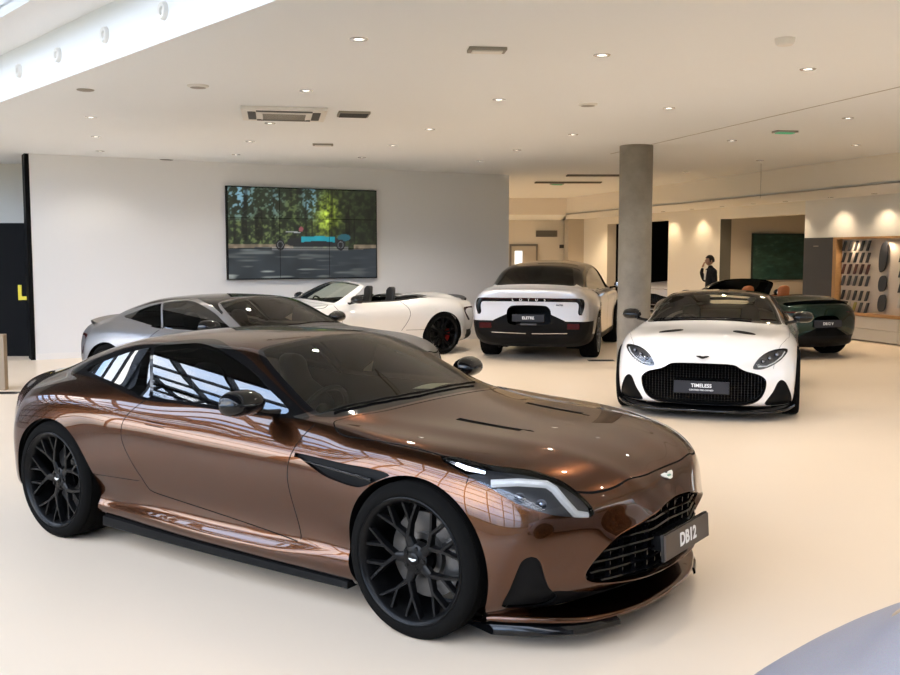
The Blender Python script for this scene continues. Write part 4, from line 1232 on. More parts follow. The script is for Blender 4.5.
def suv(label, pos, yaw, pm):
    B = Body(SU_KS, su_columns(), SU_ST, 3, 4)
    W, R = SU_W, .385
    for nm, x in (('arch_f', W), ('arch_r', -W)):
        B.cut(nm, lambda c, p, x=x: np.hypot(c[:, 0] - x, c[:, 2] - .385) - .425, lambda c, p: c[:, 1] > .45)
        B.cut(nm + 'l', lambda c, p, x=x: np.hypot(c[:, 0] - x, c[:, 2] - .385) - .465, lambda c, p: c[:, 1] > .45)
    B.cut('green', lambda c, p: p[:, 1] - 10.2, lambda c, p: (c[:, 0] < 1.6) & (c[:, 0] > -2.3))
    B.cut('sill', lambda c, p: p[:, 1] - 3.4)
    pm_side = lambda c, p: (c[:, 1] > .5) & (p[:, 1] > 9.5)
    B.poly('side', SU_SIDE, 'xz', pm_side)
    B.poly('rear', sym(SU_REAR), 'xy', lambda c, p: (c[:, 0] < -1.2) & (c[:, 2] > 1.1))
    rm = lambda c, p: c[:, 0] < -2.2
    B.poly('bar', SU_BAR, 'yz', rm, n=3)
    B.poly('recess', SU_RECESS, 'yz', rm, n=3)
    B.cut('bump', lambda c, p: c[:, 2] - .665, rm)
    ws = sym([(1.30, 0), (1.26, .4), (1.12, .70), (.85, .69), (.5, .62), (.42, .5), (.44, 0)])
    B.poly('ws', ws, 'xy', lambda c, p: (c[:, 2] > 1.1) & (c[:, 0] > .2) & (c[:, 0] < 1.5))
    B.poly('door', [(-1.05, 1.10), (-1.10, .80), (-.95, .55), (-.85, .36), (.02, .36), (.02, 1.10)], 'xz', lambda c, p: (c[:, 1] > .6) & (c[:, 0] > -1.3) & (c[:, 0] < 1.3), n=1, gap=.004)
    B.poly('door2', [(.03, 1.10), (.03, .36), (1.0, .36), (1.04, .6), (1.06, 1.10)], 'xz', lambda c, p: (c[:, 1] > .6) & (c[:, 0] > -1.3) & (c[:, 0] < 1.3), n=1, gap=.004)
    B.cut('boot', lambda c, p: c[:, 1] - .62, lambda c, p: (c[:, 0] < -2.2))
    B.classify(); v = B.val; L = B.lab; X, Y, Z = B.fc.T; J = B.fp[:, 1]
    L[(v['door'] < 0) & (Y > .6) & (X > -1.3) & (X < 1.3) & (J < 10)] = 'door_r'
    L[(v['door2'] < 0) & (Y > .6) & (X > -1.3) & (X < 1.3) & (J < 10)] = 'door_f'
    L[((np.abs(v['door']) < .004) | (np.abs(v['door2']) < .004)) & (Y > .6) & (X > -1.3) & (X < 1.3) & (J < 10)] = 'gap'
    gr = (J > 10.2) & (X < 1.42) & (X > -2.17)
    deck = (X < -1.3) & (v['rear'] > .035) & (Y < .75) & (Z < 1.6)
    L[gr & ~((X < -2.0) & (v['rear'] > .03))] = 'roof'
    L[(v['side'] < 0) & (Y > .5) & (J > 9.5)] = 'sideg'
    L[(v['rear'] < 0) & (X < -1.2) & (Z > 1.1)] = 'rearg'
    L[(v['ws'] < 0) & (X > .2) & (X < 1.5) & (Z > 1.1)] = 'wsg'
    L[(J < 3.4) & (X > -2.3) & (X < 2.2)] = 'sill'
    L[(Z < .665) & (X < -2.2)] = 'bumper'
    L[(v['recess'] < 0) & (X < -2.2)] = 'recess'
    L[(v['bar'] < 0) & (X < -2.2)] = 'bar'
    for a in ('arch_f', 'arch_r'):
        L[(v[a + 'l'] < 0) & (Y > .5) & (Z < .95)] = 'archlip'
        L[(v[a] < 0) & (Y > .45) & (Z < .9)] = 'void'
    car = empty('estate_car', pos, yaw); tag(car, label, 'car')
    sel = lambda *a: np.isin(L, a); P = M[pm]
    B.extract([(sel('body'), 0), (sel('gap'), 1)], 'body', [P, M['gap']], car)
    for s in 'LR':
        B.extract(sel('door_r'), 'rear_door', P, car, s); B.extract(sel('door_f'), 'front_door', P, car, s)
        B.extract(sel('sideg'), 'side_window', M['side_glass'], car, s, fit='y')
        for fr in (X > 0, X < 0): B.extract(sel('archlip') & fr, 'wheel_arch_trim', M['black_gloss'], car, s)
    B.extract(sel('roof'), 'roof', M['black_gloss'], car)
    B.extract(sel('rearg'), 'rear_window', M['dark_glass'], car, fit='z')
    B.extract(sel('wsg'), 'windscreen', M['wind_glass'], car)
    B.extract(sel('sill'), 'side_skirt', M['black_satin'], car)
    B.extract(sel('bumper', 'recess'), 'rear_bumper', M['black_satin'], car)
    lb = B.extract(sel('bar'), 'tail_light_bar', M['black_gloss'], car, offset=.004)
    cab = ~sel('void', 'sideg', 'rearg', 'wsg', 'sill', 'bumper', 'recess', 'bar') & (X > -2.1) & (X < 1.3) & (J > 3)
    B.extract(cab, 'cabin_lining', M['headliner'], car, offset=-.03, flip=True)
    for x in (W, -W):
        for mb, sg in zip(arch_liner(car, x, .385, .43, .50, .90), (1, -1)):
            B.rim_strip(~sel('void'), lambda c: c.y > .5 and abs(math.hypot(c.x - x, c.z - .385) - .425) < .003, (0, -.08, 0), mb, (sg,))
            mb.build('wheel_arch_liner', M['black_matt'], car)
    for x in (W, -W):
        for s in (1, -1): add_wheel(car, x, s * .85, R, .285, .29, 'five_twin', badge=False, rimmat='lamp_inner')
    for s in (1, -1):
        door_mirror(car, .82, 1.09, 1.16, s, M['black_gloss'], 1.05, .08)
    seat_parts(car, -.1, .42, M['leather_black'], 1.28); seat_parts(car, -.1, -.42, M['leather_black'], 1.28)
    mb = MB(); mb.box((-1.15, 0, .75), (.16, 1.3, .75)); mb.build('rear_bench', M['leather_black'], car, bevel=.05)
    xr = -2.615
    def rear_x(y, z):
        d = (B.V[:, :, 1] - abs(y)) ** 2 + (B.V[:, :, 2] - z) ** 2 + (B.V[:, :, 0] > -1.9) * 9
        k = np.unravel_index(np.argmin(d), d.shape); return B.V[k][0]
    for q, ch in enumerate('LOTUS'):
        me = text_mesh(ch, .060, .001, .001); me.materials.append(M['letter'])
        o = bpy.data.objects.new('bar_lettering', me); COL.objects.link(o); o.parent = lb
        y = .26 - q * .13
        o.matrix_local = Matrix.Translation((rear_x(y, 1.0) - .012, y, 1.005)) @ Matrix(((0, 0, -1), (-1, 0, 0), (0, 1, 0))).to_4x4()
    mb = MB(); mb.tube([(rear_x(y, 1.028) - .008, y, 1.026) for y in np.linspace(-.78, .78, 25)], .006, 6); mb.build('light_strip', M['tail_red'], lb, smooth=True)
    me = text_mesh('ELETRE', .035, .0005, .001); me.materials.append(M['black_gloss'])
    o = bpy.data.objects.new('rear_badge', me); COL.objects.link(o); o.parent = car
    o.matrix_local = Matrix.Translation((rear_x(-.50, .92) - .010, -.50, .925)) @ Matrix(((0, 0, -1), (-1, 0, 0), (0, 1, 0))).to_4x4()
    for s in (1, -1):
        mb = MB(); mb.box((rear_x(.72, .59) - .004, s * .72, .585), (.03, .20, .09)); mb.build('rear_reflector', M['tail_red'], car, bevel=.006)
        mb = MB(); mb.tube([(rear_x(y, .46) - .006, s * y, .462 + .02 * (y - .1)) for y in np.linspace(.05, .62, 8)], .006, 6); mb.build('bumper_trim', M['chrome'], car, smooth=True)
    plate(car, (xr - .03, 0, .715), (0, -1, 0), (-1, 0, 0), .52, .115, M['plate_black'], [('ELETRE', .062, 0, .001)])
    mb = MB(); mb.box((xr - .015, 0, .615), (.02, .26, .03)); mb.build('camera_bar', M['lamp_inner'], car, bevel=.006)
    return car
# ------------------------------------------------------------------ the showroom
CZ = 3.36                      # ceiling height
def struct(o): o['kind'] = 'structure'; return o
def slab(name, pts, z0, z1, mat):
    """flat polygon in plan between two heights"""
    mb = MB(); mb.prism([(x, y, z0) for x, y in pts], (0, 0, z1 - z0))
    return struct(mb.build(name, mat))
def wall(name, a, b, z0, z1, th, mat, side=1):
    """upright wall from a to b, thickened to the left (side 1) or right (-1) of the run"""
    a = Vector((a[0], a[1], 0)); b = Vector((b[0], b[1], 0)); d = (b - a).normalized(); n = Vector((-d.y, d.x, 0)) * side * th
    mb = MB(); mb.prism([(p.x, p.y, z0) for p in (a, b, b + n, a + n)], (0, 0, z1 - z0))
    return struct(mb.build(name, mat))

ED = Vector((.652, -.758, 0)); EN = Vector((.758, .652, 0))     # along the ceiling edge; away from the atrium
E0 = Vector((-4.86, 10.87, 0))
def ep(t, n, z=0.0): v = E0 + ED * t + EN * n; return (v.x, v.y, z)
T0, T1 = -9.5, 21.0             # length of the glazed hall
AT = -7.6                       # facade line
AH = 6.4                        # its height

slab('floor', [ep(T0 - .2, AT - .1)[:2], ep(T1 + .2, AT - .1)[:2], (34, 2), (34, 45), (-20, 45), (-20, 24)], -.2, 0, M['floor'])
pts = [ep(-14, 0)[:2], ep(26, 0)[:2], (34, 2), (34, 45), (-20, 45), (-20, 24)]
slab('ceiling', pts, CZ, CZ + .47, M['ceiling'])
# edge of the ceiling, stepped soffit and the white upstand of the rooflight
wall('trim_1', ep(-14, 0)[:2], ep(26, 0)[:2], CZ - .004, CZ + .47, .02, M['fascia'], -1)
mb = MB(); mb.prism([ep(-14, -.55, CZ + .47), ep(26, -.55, CZ + .47), ep(26, .3, CZ + .47), ep(-14, .3, CZ + .47)], (0, 0, .10))
struct(mb.build('trim_2', M['fascia']))
wall('wall_front', ep(-14, -.55)[:2], ep(26, -.55)[:2], CZ + .55, AH, .2, M['fascia'], 1)

# round air nozzles along the edge
noz = MB()
noz.lathe([(.001, .012), (.030, .012), (.034, .03), (.058, .034), (.066, .022), (.070, 0)], 24, 'Y')
noz0 = noz.build('air_nozzle', M['trim_white'], smooth=True)
noz0.rotation_euler = (0, 0, math.atan2(-EN.y, -EN.x) - PI / 2)
nozpos = []
wn = ['far end, leftmost of the row', 'second from the left end of the row', 'third from the left end of the row', 'fourth from the left, nearest the camera']
for k in range(4):
    o = noz0 if k == 0 else noz0.copy()
    if k: COL.objects.link(o)
    nozpos.append(o)

# glazed facade behind the camera, its end walls and the rooflight
def glazing(idx, a, b, z0, z1, nx, nz, fw=.07):
    """framed glass wall from a to b"""
    a = Vector(a); b = Vector(b); d = (b - a); L = d.length; d.normalize()
    fr = MB(); rz = math.atan2(d.y, d.x)
    for i in range(nx + 1):
        c = a + d * L * i / nx; fr.box((c.x, c.y, (z0 + z1) / 2), (fw, .14, z1 - z0), rz)
    for k in range(nz + 1):
        c = (a + b) / 2; z = z0 + (z1 - z0) * k / nz; fr.box((c.x, c.y, z), (L, .13, fw), rz)
    o = struct(fr.build('window_%d' % idx, M['steel_dark']))
    g = MB(); g.add([(a.x, a.y, z0), (b.x, b.y, z0), (b.x, b.y, z1), (a.x, a.y, z1)], [(0, 1, 2, 3)])
    struct(g.build('window_pane', M['pane'], o))
glazing(1, ep(T0, AT), ep(T1, AT), .9, AH, 20, 5)
wall('wall_light_block', ep(T0, AT)[:2], ep(T1, AT)[:2], 0, .9, .2, M['wall'], -1)  # unseen low wall added to cut daylight at the facade's foot
wall('wall_atrium_end', ep(T0, .3)[:2], ep(T0, AT)[:2], 0, AH, .2, M['wall'], -1)  # unseen end, made solid instead of glazed to dim the left side
wall('wall_right', ep(T1, .5)[:2], ep(T1, AT)[:2], 0, AH, .25, M['wall'], 1)
fr = MB()
n = 20
for i in range(n + 1):
    a = Vector(ep(T0 + (T1 - T0) * i / n, -5.0, AH)); b = Vector(ep(T0 + (T1 - T0) * i / n, AT, AH)); c = (a + b) / 2
    fr.box((c.x, c.y, AH), ((b - a).length, .09, .20), math.atan2((b - a).y, (b - a).x))
for q in (-5.0, -5.9, -6.8, -7.5):
    a = Vector(ep(T0, q, AH)); b = Vector(ep(T1, q, AH)); c = (a + b) / 2
    fr.box((c.x, c.y, AH), ((b - a).length, .10, .16), math.atan2((b - a).y, (b - a).x))
o = struct(fr.build('window_2', M['steel_dark']))
for nm, a, b in (('ceiling_atrium', -.3, -5.0),):
    slab(nm, [ep(T0, a)[:2], ep(T1, a)[:2], ep(T1, b)[:2], ep(T0, b)[:2]], AH, AH + .25, M['steel_deck'])
g = MB(); g.add([ep(T0, -5.0, AH + .1), ep(T1, -5.0, AH + .1), ep(T1, AT, AH + .1), ep(T0, AT, AH + .1)], [(0, 1, 2, 3)])
struct(g.build('window_pane', M['pane'], o))

# wall with the video screen
WA, WB = Vector((-6.82, 16.28, 0)), Vector((1.22, 20.72, 0))
wd = (WB - WA).normalized(); wn_ = Vector((-wd.y, wd.x, 0))
wall('wall_back', WA.to_2d(), WB.to_2d(), 0, CZ, .35, M['wall'], 1)
mb = MB(); c = (WA + WB) / 2 - wn_ * .006
mb.box((c.x, c.y, .05), ((WB - WA).length, .012, .10), math.atan2(wd.y, wd.x)); struct(mb.build('baseboard_back', M['skirting']))
c = WA - wd * .035 + wn_ * .175
mb = MB(); mb.box((c.x, c.y, CZ / 2), (.07, .36, CZ), math.atan2(wd.y, wd.x)); struct(mb.build('trim_3', M['black_wall']))
# dark doorway left of it, lit wall above
mb = MB(); mb.box((-9.2, 16.95, 1.13), (5.2, .12, 2.26)); struct(mb.build('door_1', M['black_wall']))
mb = MB(); mb.box((-10, 18.2, 2.2), (8, .15, 2.5)); struct(mb.build('wall_left', M['wall_warm']))
def at_px(px, py, Y):
    """point of depth Y on the sight line through a pixel of the photograph (used while laying out the plan)"""
    cp, sp = math.cos(.0849), math.sin(.0849)
    a, b = (px - 450) / 994, (337.5 - py) / 994
    return Vector((a, cp + b * sp, -sp + b * cp)) * (Y / (cp + b * sp)) + Vector((0, 0, 1.757))
def at_ceil(px, py, z=CZ):
    cp, sp = math.cos(.0849), math.sin(.0849)
    a, b = (px - 450) / 994, (337.5 - py) / 994
    r = Vector((a, cp + b * sp, -sp + b * cp))
    return r * ((z - 1.757) / r.z) + Vector((0, 0, 1.757))
mb = MB()
mb.prism([(-7.33, 16.885, .96), (-7.08, 16.885, .96), (-7.08, 16.885, 1.022), (-7.27, 16.885, 1.022), (-7.27, 16.885, 1.215), (-7.33, 16.885, 1.215)], (0, -.012, 0))
tag(mb.build('wall_sign', M['yellow']), 'yellow angular L shaped sign on the black doorway panel', 'sign')
mb = MB(); mb.box((0, 0, 0), (.16, .10, .12)); mb.ellipsoid((0, -.06, -.03), (.05, .05, .05))
tag(mb.build('motion_sensor', M['trim_grey'], smooth=True, loc=(-7.55, 18.078, 3.0)), 'small grey sensor high on the wall over the black doorway', 'sensor')
mb = MB(); mb.box((0, 0, .36), (.5, .10, .72)); tag(mb.build('display_plinth', principled('timber_veneer', (.30, .225, .15), .6), loc=(-5.955, 12.70, 0), bevel=.006), 'low brown timber plinth cut off by the left edge of the picture', 'plinth')

# round concrete column
mb = MB(); mb.lathe([(.248, 0), (.248, CZ)], 64); col = struct(mb.build('trim_5', M['concrete'], smooth=True, loc=(2.80, 15.12, 0)))

# right-hand side: bulkhead, soffit and long wall with its openings
BA, BB = Vector((7.60, 14.6, 0)), Vector((3.43, 29.5, 0))
bd = (BB - BA).normalized()
SZ = 2.88
b0 = BA - bd * 16
wall('trim_6', b0.to_2d(), BB.to_2d(), SZ, CZ, .06, M['bulkhead'], -1)
wall('trim_7', (-8, 29.5), BB.to_2d(), SZ, CZ, .06, M['bulkhead'], 1)
slab('trim_8', [b0.to_2d()[:], BB.to_2d()[:], (4.0, 36.5), (14, 36.5), (18, 0)], SZ, SZ + .04, M['ceiling'])
slab('trim_9', [(-9, 29.56), (3.45, 29.56), (4.2, 36.5), (-9, 36.5)], SZ, SZ + .04, M['ceiling'])
RA = Vector((8.52, 18.75, 0)); re = Vector((-.27, .963, 0)); rn = Vector((re.y, -re.x, 0))      # rn points behind the wall
def rp(t, n=0.0, z=0.0): v = RA + re * t + rn * n; return Vector((v.x, v.y, z))
def rbox(name, t0, t1, n0, n1, z0, z1, mat, **k):
    mb = MB(); mb.prism([rp(t0, n0, z0), rp(t1, n0, z0), rp(t1, n1, z0), rp(t0, n1, z0)], (0, 0, z1 - z0))
    return mb.build(name, mat, **k)
struct(rbox('wall_right_upper', -16, 3.05, 0, .4, 2.08, SZ, M['wall']))
struct(rbox('wall_right_front', -16, -9, 0, .4, 0, 2.08, M['wall']))
struct(rbox('wall_right_pier', 6.5, 9.2, 0, .3, 0, SZ, M['wall_warm']))
struct(rbox('wall_right_lintel', 3.05, 6.5, 0, .3, 2.6, SZ, M['wall_warm']))
struct(rbox('wall_right_header', 9.2, 13.2, 0, .3, 2.66, SZ, M['wall_warm']))
struct(rbox('wall_right_end', 13.2, 15.2, 0, .3, 0, SZ, M['wall_warm']))
# the recess with the picture
struct(rbox('wall_recess', 2.6, 7.0, 4.2, 4.4, 0, SZ, M['wall_beige']))
struct(rbox('wall_recess_far', 6.5, 6.62, .3, 4.2, 0, SZ, M['wall_beige']))
struct(rbox('wall_recess_near', 2.93, 3.05, .39, 4.2, 0, SZ, M['wall_beige']))
# dark store room
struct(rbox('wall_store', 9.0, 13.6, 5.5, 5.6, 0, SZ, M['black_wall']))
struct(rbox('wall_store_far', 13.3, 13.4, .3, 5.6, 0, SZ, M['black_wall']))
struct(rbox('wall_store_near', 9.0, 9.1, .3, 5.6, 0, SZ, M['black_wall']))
# far end
wall('wall_far', (-9, 34.6), (8, 34.6), 0, CZ, .2, M['wall_warm'], 1)
mb = MB(); mb.box((4.25, 33.9, SZ / 2), (.62, 1.3, SZ)); struct(mb.build('wall_far_pier', M['wall_beige']))
mb = MB(); mb.box((0, 0, 1.03), (.98, .06, 2.06)); d0 = struct(mb.build('door_2', M['door_frame'], loc=(2.55, 34.57, 0)))
mb = MB(); mb.box((0, -.04, 1.0), (.84, .05, 1.98)); struct(mb.build('door_leaf', M['door_paint'], d0))
mb = MB(); mb.box((-.18, -.07, 1.45), (.26, .012, .75)); struct(mb.build('door_pane', M['lit_pane'], d0))
mb = MB(); mb.box((.34, -.09, 1.0), (.12, .03, .03)); struct(mb.build('door_handle', M['chrome'], d0))
mb = MB(); mb.box((0, 0, 0), (.74, .05, .22))
vt = mb.build('wall_vent', M['trim_grey'], loc=(3.34, 34.57, 2.42))
tag(vt, 'grey slatted air vent on the far wall above the door', 'vent')
mb = MB()
for i in range(7): mb.box((0, -.03, -.09 + i * .03), (.70, .02, .008))
mb.build('vent_slat', M['fitting_dark'], vt)
mb = MB(); mb.box((0, 0, 0), (.22, .06, .12)); tag(mb.build('wall_box', M['fitting_dark'], loc=(3.9, 34.55, 1.98)), 'small dark box on the far wall near the pier', 'box')

pa, pb = at_ceil(655, 143.5), at_ceil(905, 85.5)
mb = MB(); c = (pa + pb) / 2; mb.box((c.x, c.y, CZ - .002), ((pb - pa).length * 1.6, .022, .004), math.atan2(pb.y - pa.y, pb.x - pa.x))
struct(mb.build('ceiling_crease_line', principled('crease_shade_paint', (.45, .42, .38), .9)))  # dark strip painted in for the shade along the ceiling crease
# ceiling fittings ------------------------------------------------------------
def downlight():
    root = empty('downlight')
    r = MB(); r.lathe([(.040, .006), (.042, -.006), (.066, -.006), (.072, 0), (.072, .004)], 24); r.build('lamp_ring', M['lamp_ring'], root, smooth=True)
    d = MB(); d.lathe([(.001, 0.0), (.040, 0.0)], 20); d.build('lamp_face', M['lamp_cool'], root)
    return root
DL = [(359, 39), (602, 55), (808, 69), (306, 90.5), (499, 99.5), (669, 108), (848, 118), (91, 117), (96, 136.5), (100, 151), (270, 123), (250, 141.5), (236, 154.5),
      (430, 129), (393, 145.5), (362, 157.5), (573, 134.5), (517, 150), (480, 161), (732, 140.5), (856, 145), (760, 160.5), (686, 172)]
names = {0: 'recessed downlight nearest the camera, left of the flat emergency light', 1: 'recessed downlight right of the flat emergency light', 2: 'recessed downlight below the pale smoke detector at right',
         3: 'recessed downlight beside the near left corner of the ceiling cassette', 4: 'recessed downlight midway between the cassette and the column', 5: 'recessed downlight just above and right of the concrete column',
         6: 'recessed downlight at the right edge of the ceiling', 7: 'nearest downlight over the left end of the screen wall', 8: 'middle downlight over the left end of the screen wall', 9: 'downlight closest to the left end of the screen wall',
         10: 'downlight just behind the ceiling cassette', 11: 'second downlight behind the ceiling cassette', 12: 'third downlight behind the cassette, close to the screen wall',
         13: 'downlight right of the square ceiling vent', 14: 'second downlight of the row leading from the vent to the wall', 15: 'downlight nearest the wall above the video screen',
         16: 'downlight left of the concrete column head', 17: 'downlight over the dark grey estate, nearer of two', 18: 'downlight over the right end of the screen wall',
         19: 'downlight left of the green lit exit fitting', 20: 'downlight close to the bulkhead at far right', 21: 'downlight by the bulkhead above the hanging cable', 22: 'farthest downlight right of the column head'}
names[17] = 'downlight above the white estate car, nearer of the two'
dl0 = downlight(); protos = list(dl0.children)
LAMPS = []
for k, (px, py) in enumerate(DL):
    p = at_ceil(px, py)
    if k == 0: o = dl0
    else:
        o = dl0.copy(); COL.objects.link(o)
        for ch in protos:
            c2 = ch.copy(); COL.objects.link(c2); c2.parent = o
    o.location = (p.x, p.y, CZ - .0005)
    tag(o, names[k], 'ceiling light', 'recessed downlights in the ceiling'); LAMPS.append(o.location.copy())
# small spots in the soffit along the right wall
sp0 = empty('soffit_spot')
r = MB(); r.lathe([(.040, .004), (.042, -.006), (.056, -.006), (.060, 0)], 20); r.build('lamp_ring', M['lamp_ring'], sp0, smooth=True)
d = MB(); d.lathe([(.001, -.002), (.040, -.002)], 16); d.build('lamp_face', M['lamp_on'], sp0)
sp_ch = list(sp0.children); SPOTS = []
sl = ['first', 'second', 'third', 'fourth', 'fifth', 'sixth', 'seventh', 'eighth']
for k, t in enumerate((10.6, 8.9, 7.35, 5.9, 4.55, 3.3, 1.75, .45, -.9)):
    if k == 0: o = sp0
    else:
        o = sp0.copy(); COL.objects.link(o)
        for ch in sp_ch:
            c2 = ch.copy(); COL.objects.link(c2); c2.parent = o
    q = rp(t, -.33, SZ - .0005); o.location = q; SPOTS.append(q)
    lab = ('small bright soffit spot, %s from the dark doorway end' % sl[k]) if k < 8 else 'small bright soffit spot at the near end, past the cabinet lights'
    tag(o, lab, 'ceiling light', 'spot lights in the soffit along the right wall')

ca = math.atan2(wd.y, wd.x)
# ceiling cassette
p = at_ceil(284, 112.5)
cas = empty('ceiling_cassette', (p.x, p.y, CZ), ca * .35)
tag(cas, 'large square ceiling air conditioning cassette', 'air conditioner')
mb = MB(); mb.box((0, 0, -.02), (.95, .95, .04)); mb.build('cassette_panel', M['trim_white'], cas, bevel=.008)
mb = MB(); mb.box((0, 0, -.045), (.52, .52, .012)); 
gq = mb.build('intake_grille', M['trim_white'], cas)
mb = MB()
for i in range(9): mb.box((0, -.22 + i * .055, -.053), (.48, .012, .006))
mb.build('grille_bar', M['trim_grey'], gq)
for k, (dx, dy, sx, sy) in enumerate(((0, -.36, .62, .09), (0, .36, .62, .09), (-.36, 0, .09, .62), (.36, 0, .09, .62))):
    mb = MB(); mb.box((dx, dy, -.042), (sx, sy, .008)); mb.build('air_slot', M['fitting_dark'], cas)
p = at_ceil(353.5, 113.3)
mb = MB(); mb.box((0, 0, -.012), (.36, .36, .024)); o = mb.build('ceiling_vent', M['trim_grey'], loc=(p.x, p.y, CZ)); o.rotation_euler.z = ca * .35
tag(o, 'small square brown vent in the ceiling right of the cassette', 'vent')
mb = MB()
for i in range(7): mb.box((0, -.14 + i * .047, -.028), (.32, .02, .008))
mb.build('vent_slat', M['fitting_dark'], o)
def round_fit(nm, px, py, r, mat, lab, cat, inner=None, h=.03):
    p = at_ceil(px, py)
    mb = MB(); mb.lathe([(.001, -h), (r * .75, -h), (r * .95, -h * .6), (r, 0)], 28)
    o = mb.build(nm, mat, smooth=True, loc=(p.x, p.y, CZ)); tag(o, lab, cat)
    if inner:
        mb = MB(); mb.lathe([(.001, -h - .002), (r * .72, -h - .002)], 24); mb.build('speaker_grille', inner, o)
    return o
round_fit('ceiling_speaker', 198, 85.5, .105, M['trim_white'], 'round ceiling speaker left of the cassette', 'speaker', M['trim_grey'], .02)
round_fit('ceiling_speaker', 588, 104, .105, M['trim_white'], 'round ceiling speaker between the column and the flat emergency light', 'speaker', M['trim_grey'], .02)
round_fit('ceiling_disc', 85.5, 89.7, .085, M['trim_grey'], 'flat grey disc on the ceiling near the left edge', 'ceiling fitting', None, .012)
round_fit('ceiling_disc', 165.5, 160, .14, M['fitting_dark'], 'dark disc on the ceiling close to the screen wall', 'ceiling fitting', None, .012)
round_fit('smoke_detector', 785, 38.5, .075, M['trim_white'], 'pale smoke detector on the ceiling near the right edge', 'smoke detector', None, .05)
def emergency(px, py, lab, rz=.1, green=False):
    p = at_ceil(px, py)
    o = empty('emergency_light', (p.x, p.y, CZ), rz); tag(o, lab, 'emergency light')
    mb = MB(); mb.box((0, 0, -.012), (.30, .16, .024)); mb.build('light_frame', M['trim_grey'], o, bevel=.004)
    mb = MB(); mb.box((0, 0, -.028), (.24, .10, .012)); mb.build('light_diffuser', M['sign_green'] if green else M['trim_white'], o, bevel=.004)
emergency(487, 48.6, 'flat rectangular emergency light on the ceiling near the top centre')
emergency(323, 144, 'flat rectangular emergency light above the video screen')
emergency(785, 131, 'emergency light with a green glow at the right of the ceiling', .2, True)
emergency(557, 183.5, 'emergency light at the far end above the white estate car', .2, True)
for px, py, w, lab in ((568, 182, 1.5, 'long dark slot diffuser on the far ceiling, left one'), (603, 175, 1.5, 'long dark slot diffuser beside the column head')):
    p = at_ceil(px, py); mb = MB(); mb.box((0, 0, -.012), (w, .30, .024)); o = mb.build('slot_diffuser', M['fitting_dark'], loc=(p.x, p.y, CZ)); tag(o, lab, 'vent')
    mb = MB()
    for i in range(3): mb.box((0, -.09 + .09 * i, -.026), (w * .96, .02, .006))
    mb.build('diffuser_slot', M['trim_grey'], o)
p = at_ceil(666, 187.5)
mb = MB(); mb.box((0, 0, -.05), (.09, .09, .10)); mb.ellipsoid((0, -.03, -.13), (.06, .06, .06)); o = mb.build('ceiling_camera', M['trim_grey'], smooth=True, loc=(p.x - .2, p.y, CZ)); tag(o, 'small grey security camera on the ceiling right of the column', 'security camera')
p = at_ceil(756, 165)
mb = MB(); mb.tube([(0, 0, 0), (.004, 0, -.25), (0, 0, -.62)], .004, 6)
o = mb.build('hanging_cable', M['trim_grey'], loc=(p.x, p.y - .3, CZ)); tag(o, 'thin grey cable hanging from the ceiling at right', 'cable')
# nozzles: four along the fascia
for k, (px, py) in enumerate(((20, 71), (59, 55), (106, 35), (164.5, 11))):
    cp, sp = math.cos(.0849), math.sin(.0849)
    a, b = (px - 450) / 994, (337.5 - py) / 994
    r = Vector((a, cp + b * sp, -sp + b * cp)); o3 = Vector((0, 0, 1.757))
    F = E0 - EN * .02
    q = o3 + r * ((Vector((F.x, F.y, 0)) - Vector((0, 0, 0))).dot(EN) / r.dot(EN))
    nozpos[k].location = q
    tag(nozpos[k], 'round white air nozzle on the white fascia, ' + wn[k], 'air nozzle', 'air nozzles along the white fascia')
# floor fittings
def floor_box(px0, px1, py, dep, lab, nm='floor_socket'):
    def fl(px, py):
        cp, sp = math.cos(.0849), math.sin(.0849); a, b = (px - 450) / 994, (337.5 - py) / 994
        r = Vector((a, cp + b * sp, -sp + b * cp)); return r * (-1.757 / r.z) + Vector((0, 0, 1.757))
    a, b = fl(px0, py), fl(px1, py); c = (a + b) / 2
    mb = MB(); mb.box((0, 0, .002), (b.x - a.x, dep, .004)); o = mb.build(nm, M['fitting_dark'], loc=(c.x, c.y, 0)); tag(o, lab, 'floor box')
    mb = MB(); mb.box((0, 0, .005), ((b.x - a.x) * .8, dep * .7, .003)); mb.build('socket_lid', M['black_satin'], o)
floor_box(588, 614, 360.5, .22, 'dark floor socket lid behind the white coupe')
floor_box(-30, 19, 393, .20, 'dark grating in the floor at the left edge', 'floor_grating')

# ------------------------------------------------------------------ video screen
def wall_pt(px, py):
    cp, sp = math.cos(.0849), math.sin(.0849); a, b = (px - 450) / 994, (337.5 - py) / 994
    r = Vector((a, cp + b * sp, -sp + b * cp)); t = WA.dot(wn_) / r.dot(wn_); return r * t + Vector((0, 0, 1.757))
q0, q1 = wall_pt(225.5, 185), wall_pt(374.5, 277)
tv_a = (q0 - WA).dot(wd); tv_b = (q1 - WA).dot(wd); tz0, tz1 = 1.29, 2.93
tv = empty('video_screen', WA + wd * ((tv_a + tv_b) / 2) - wn_ * .05 + Vector((0, 0, 0)), ca)
tag(tv, 'large video wall showing a blue open car on a forest road', 'video screen')
tw, th = tv_b - tv_a, tz1 - tz0
mb = MB(); mb.box((0, .0, (tz0 + tz1) / 2), (tw + .03, .08, th + .03)); mb.build('screen_frame', M['black_satin'], tv)
rs = np.random.RandomState(3)
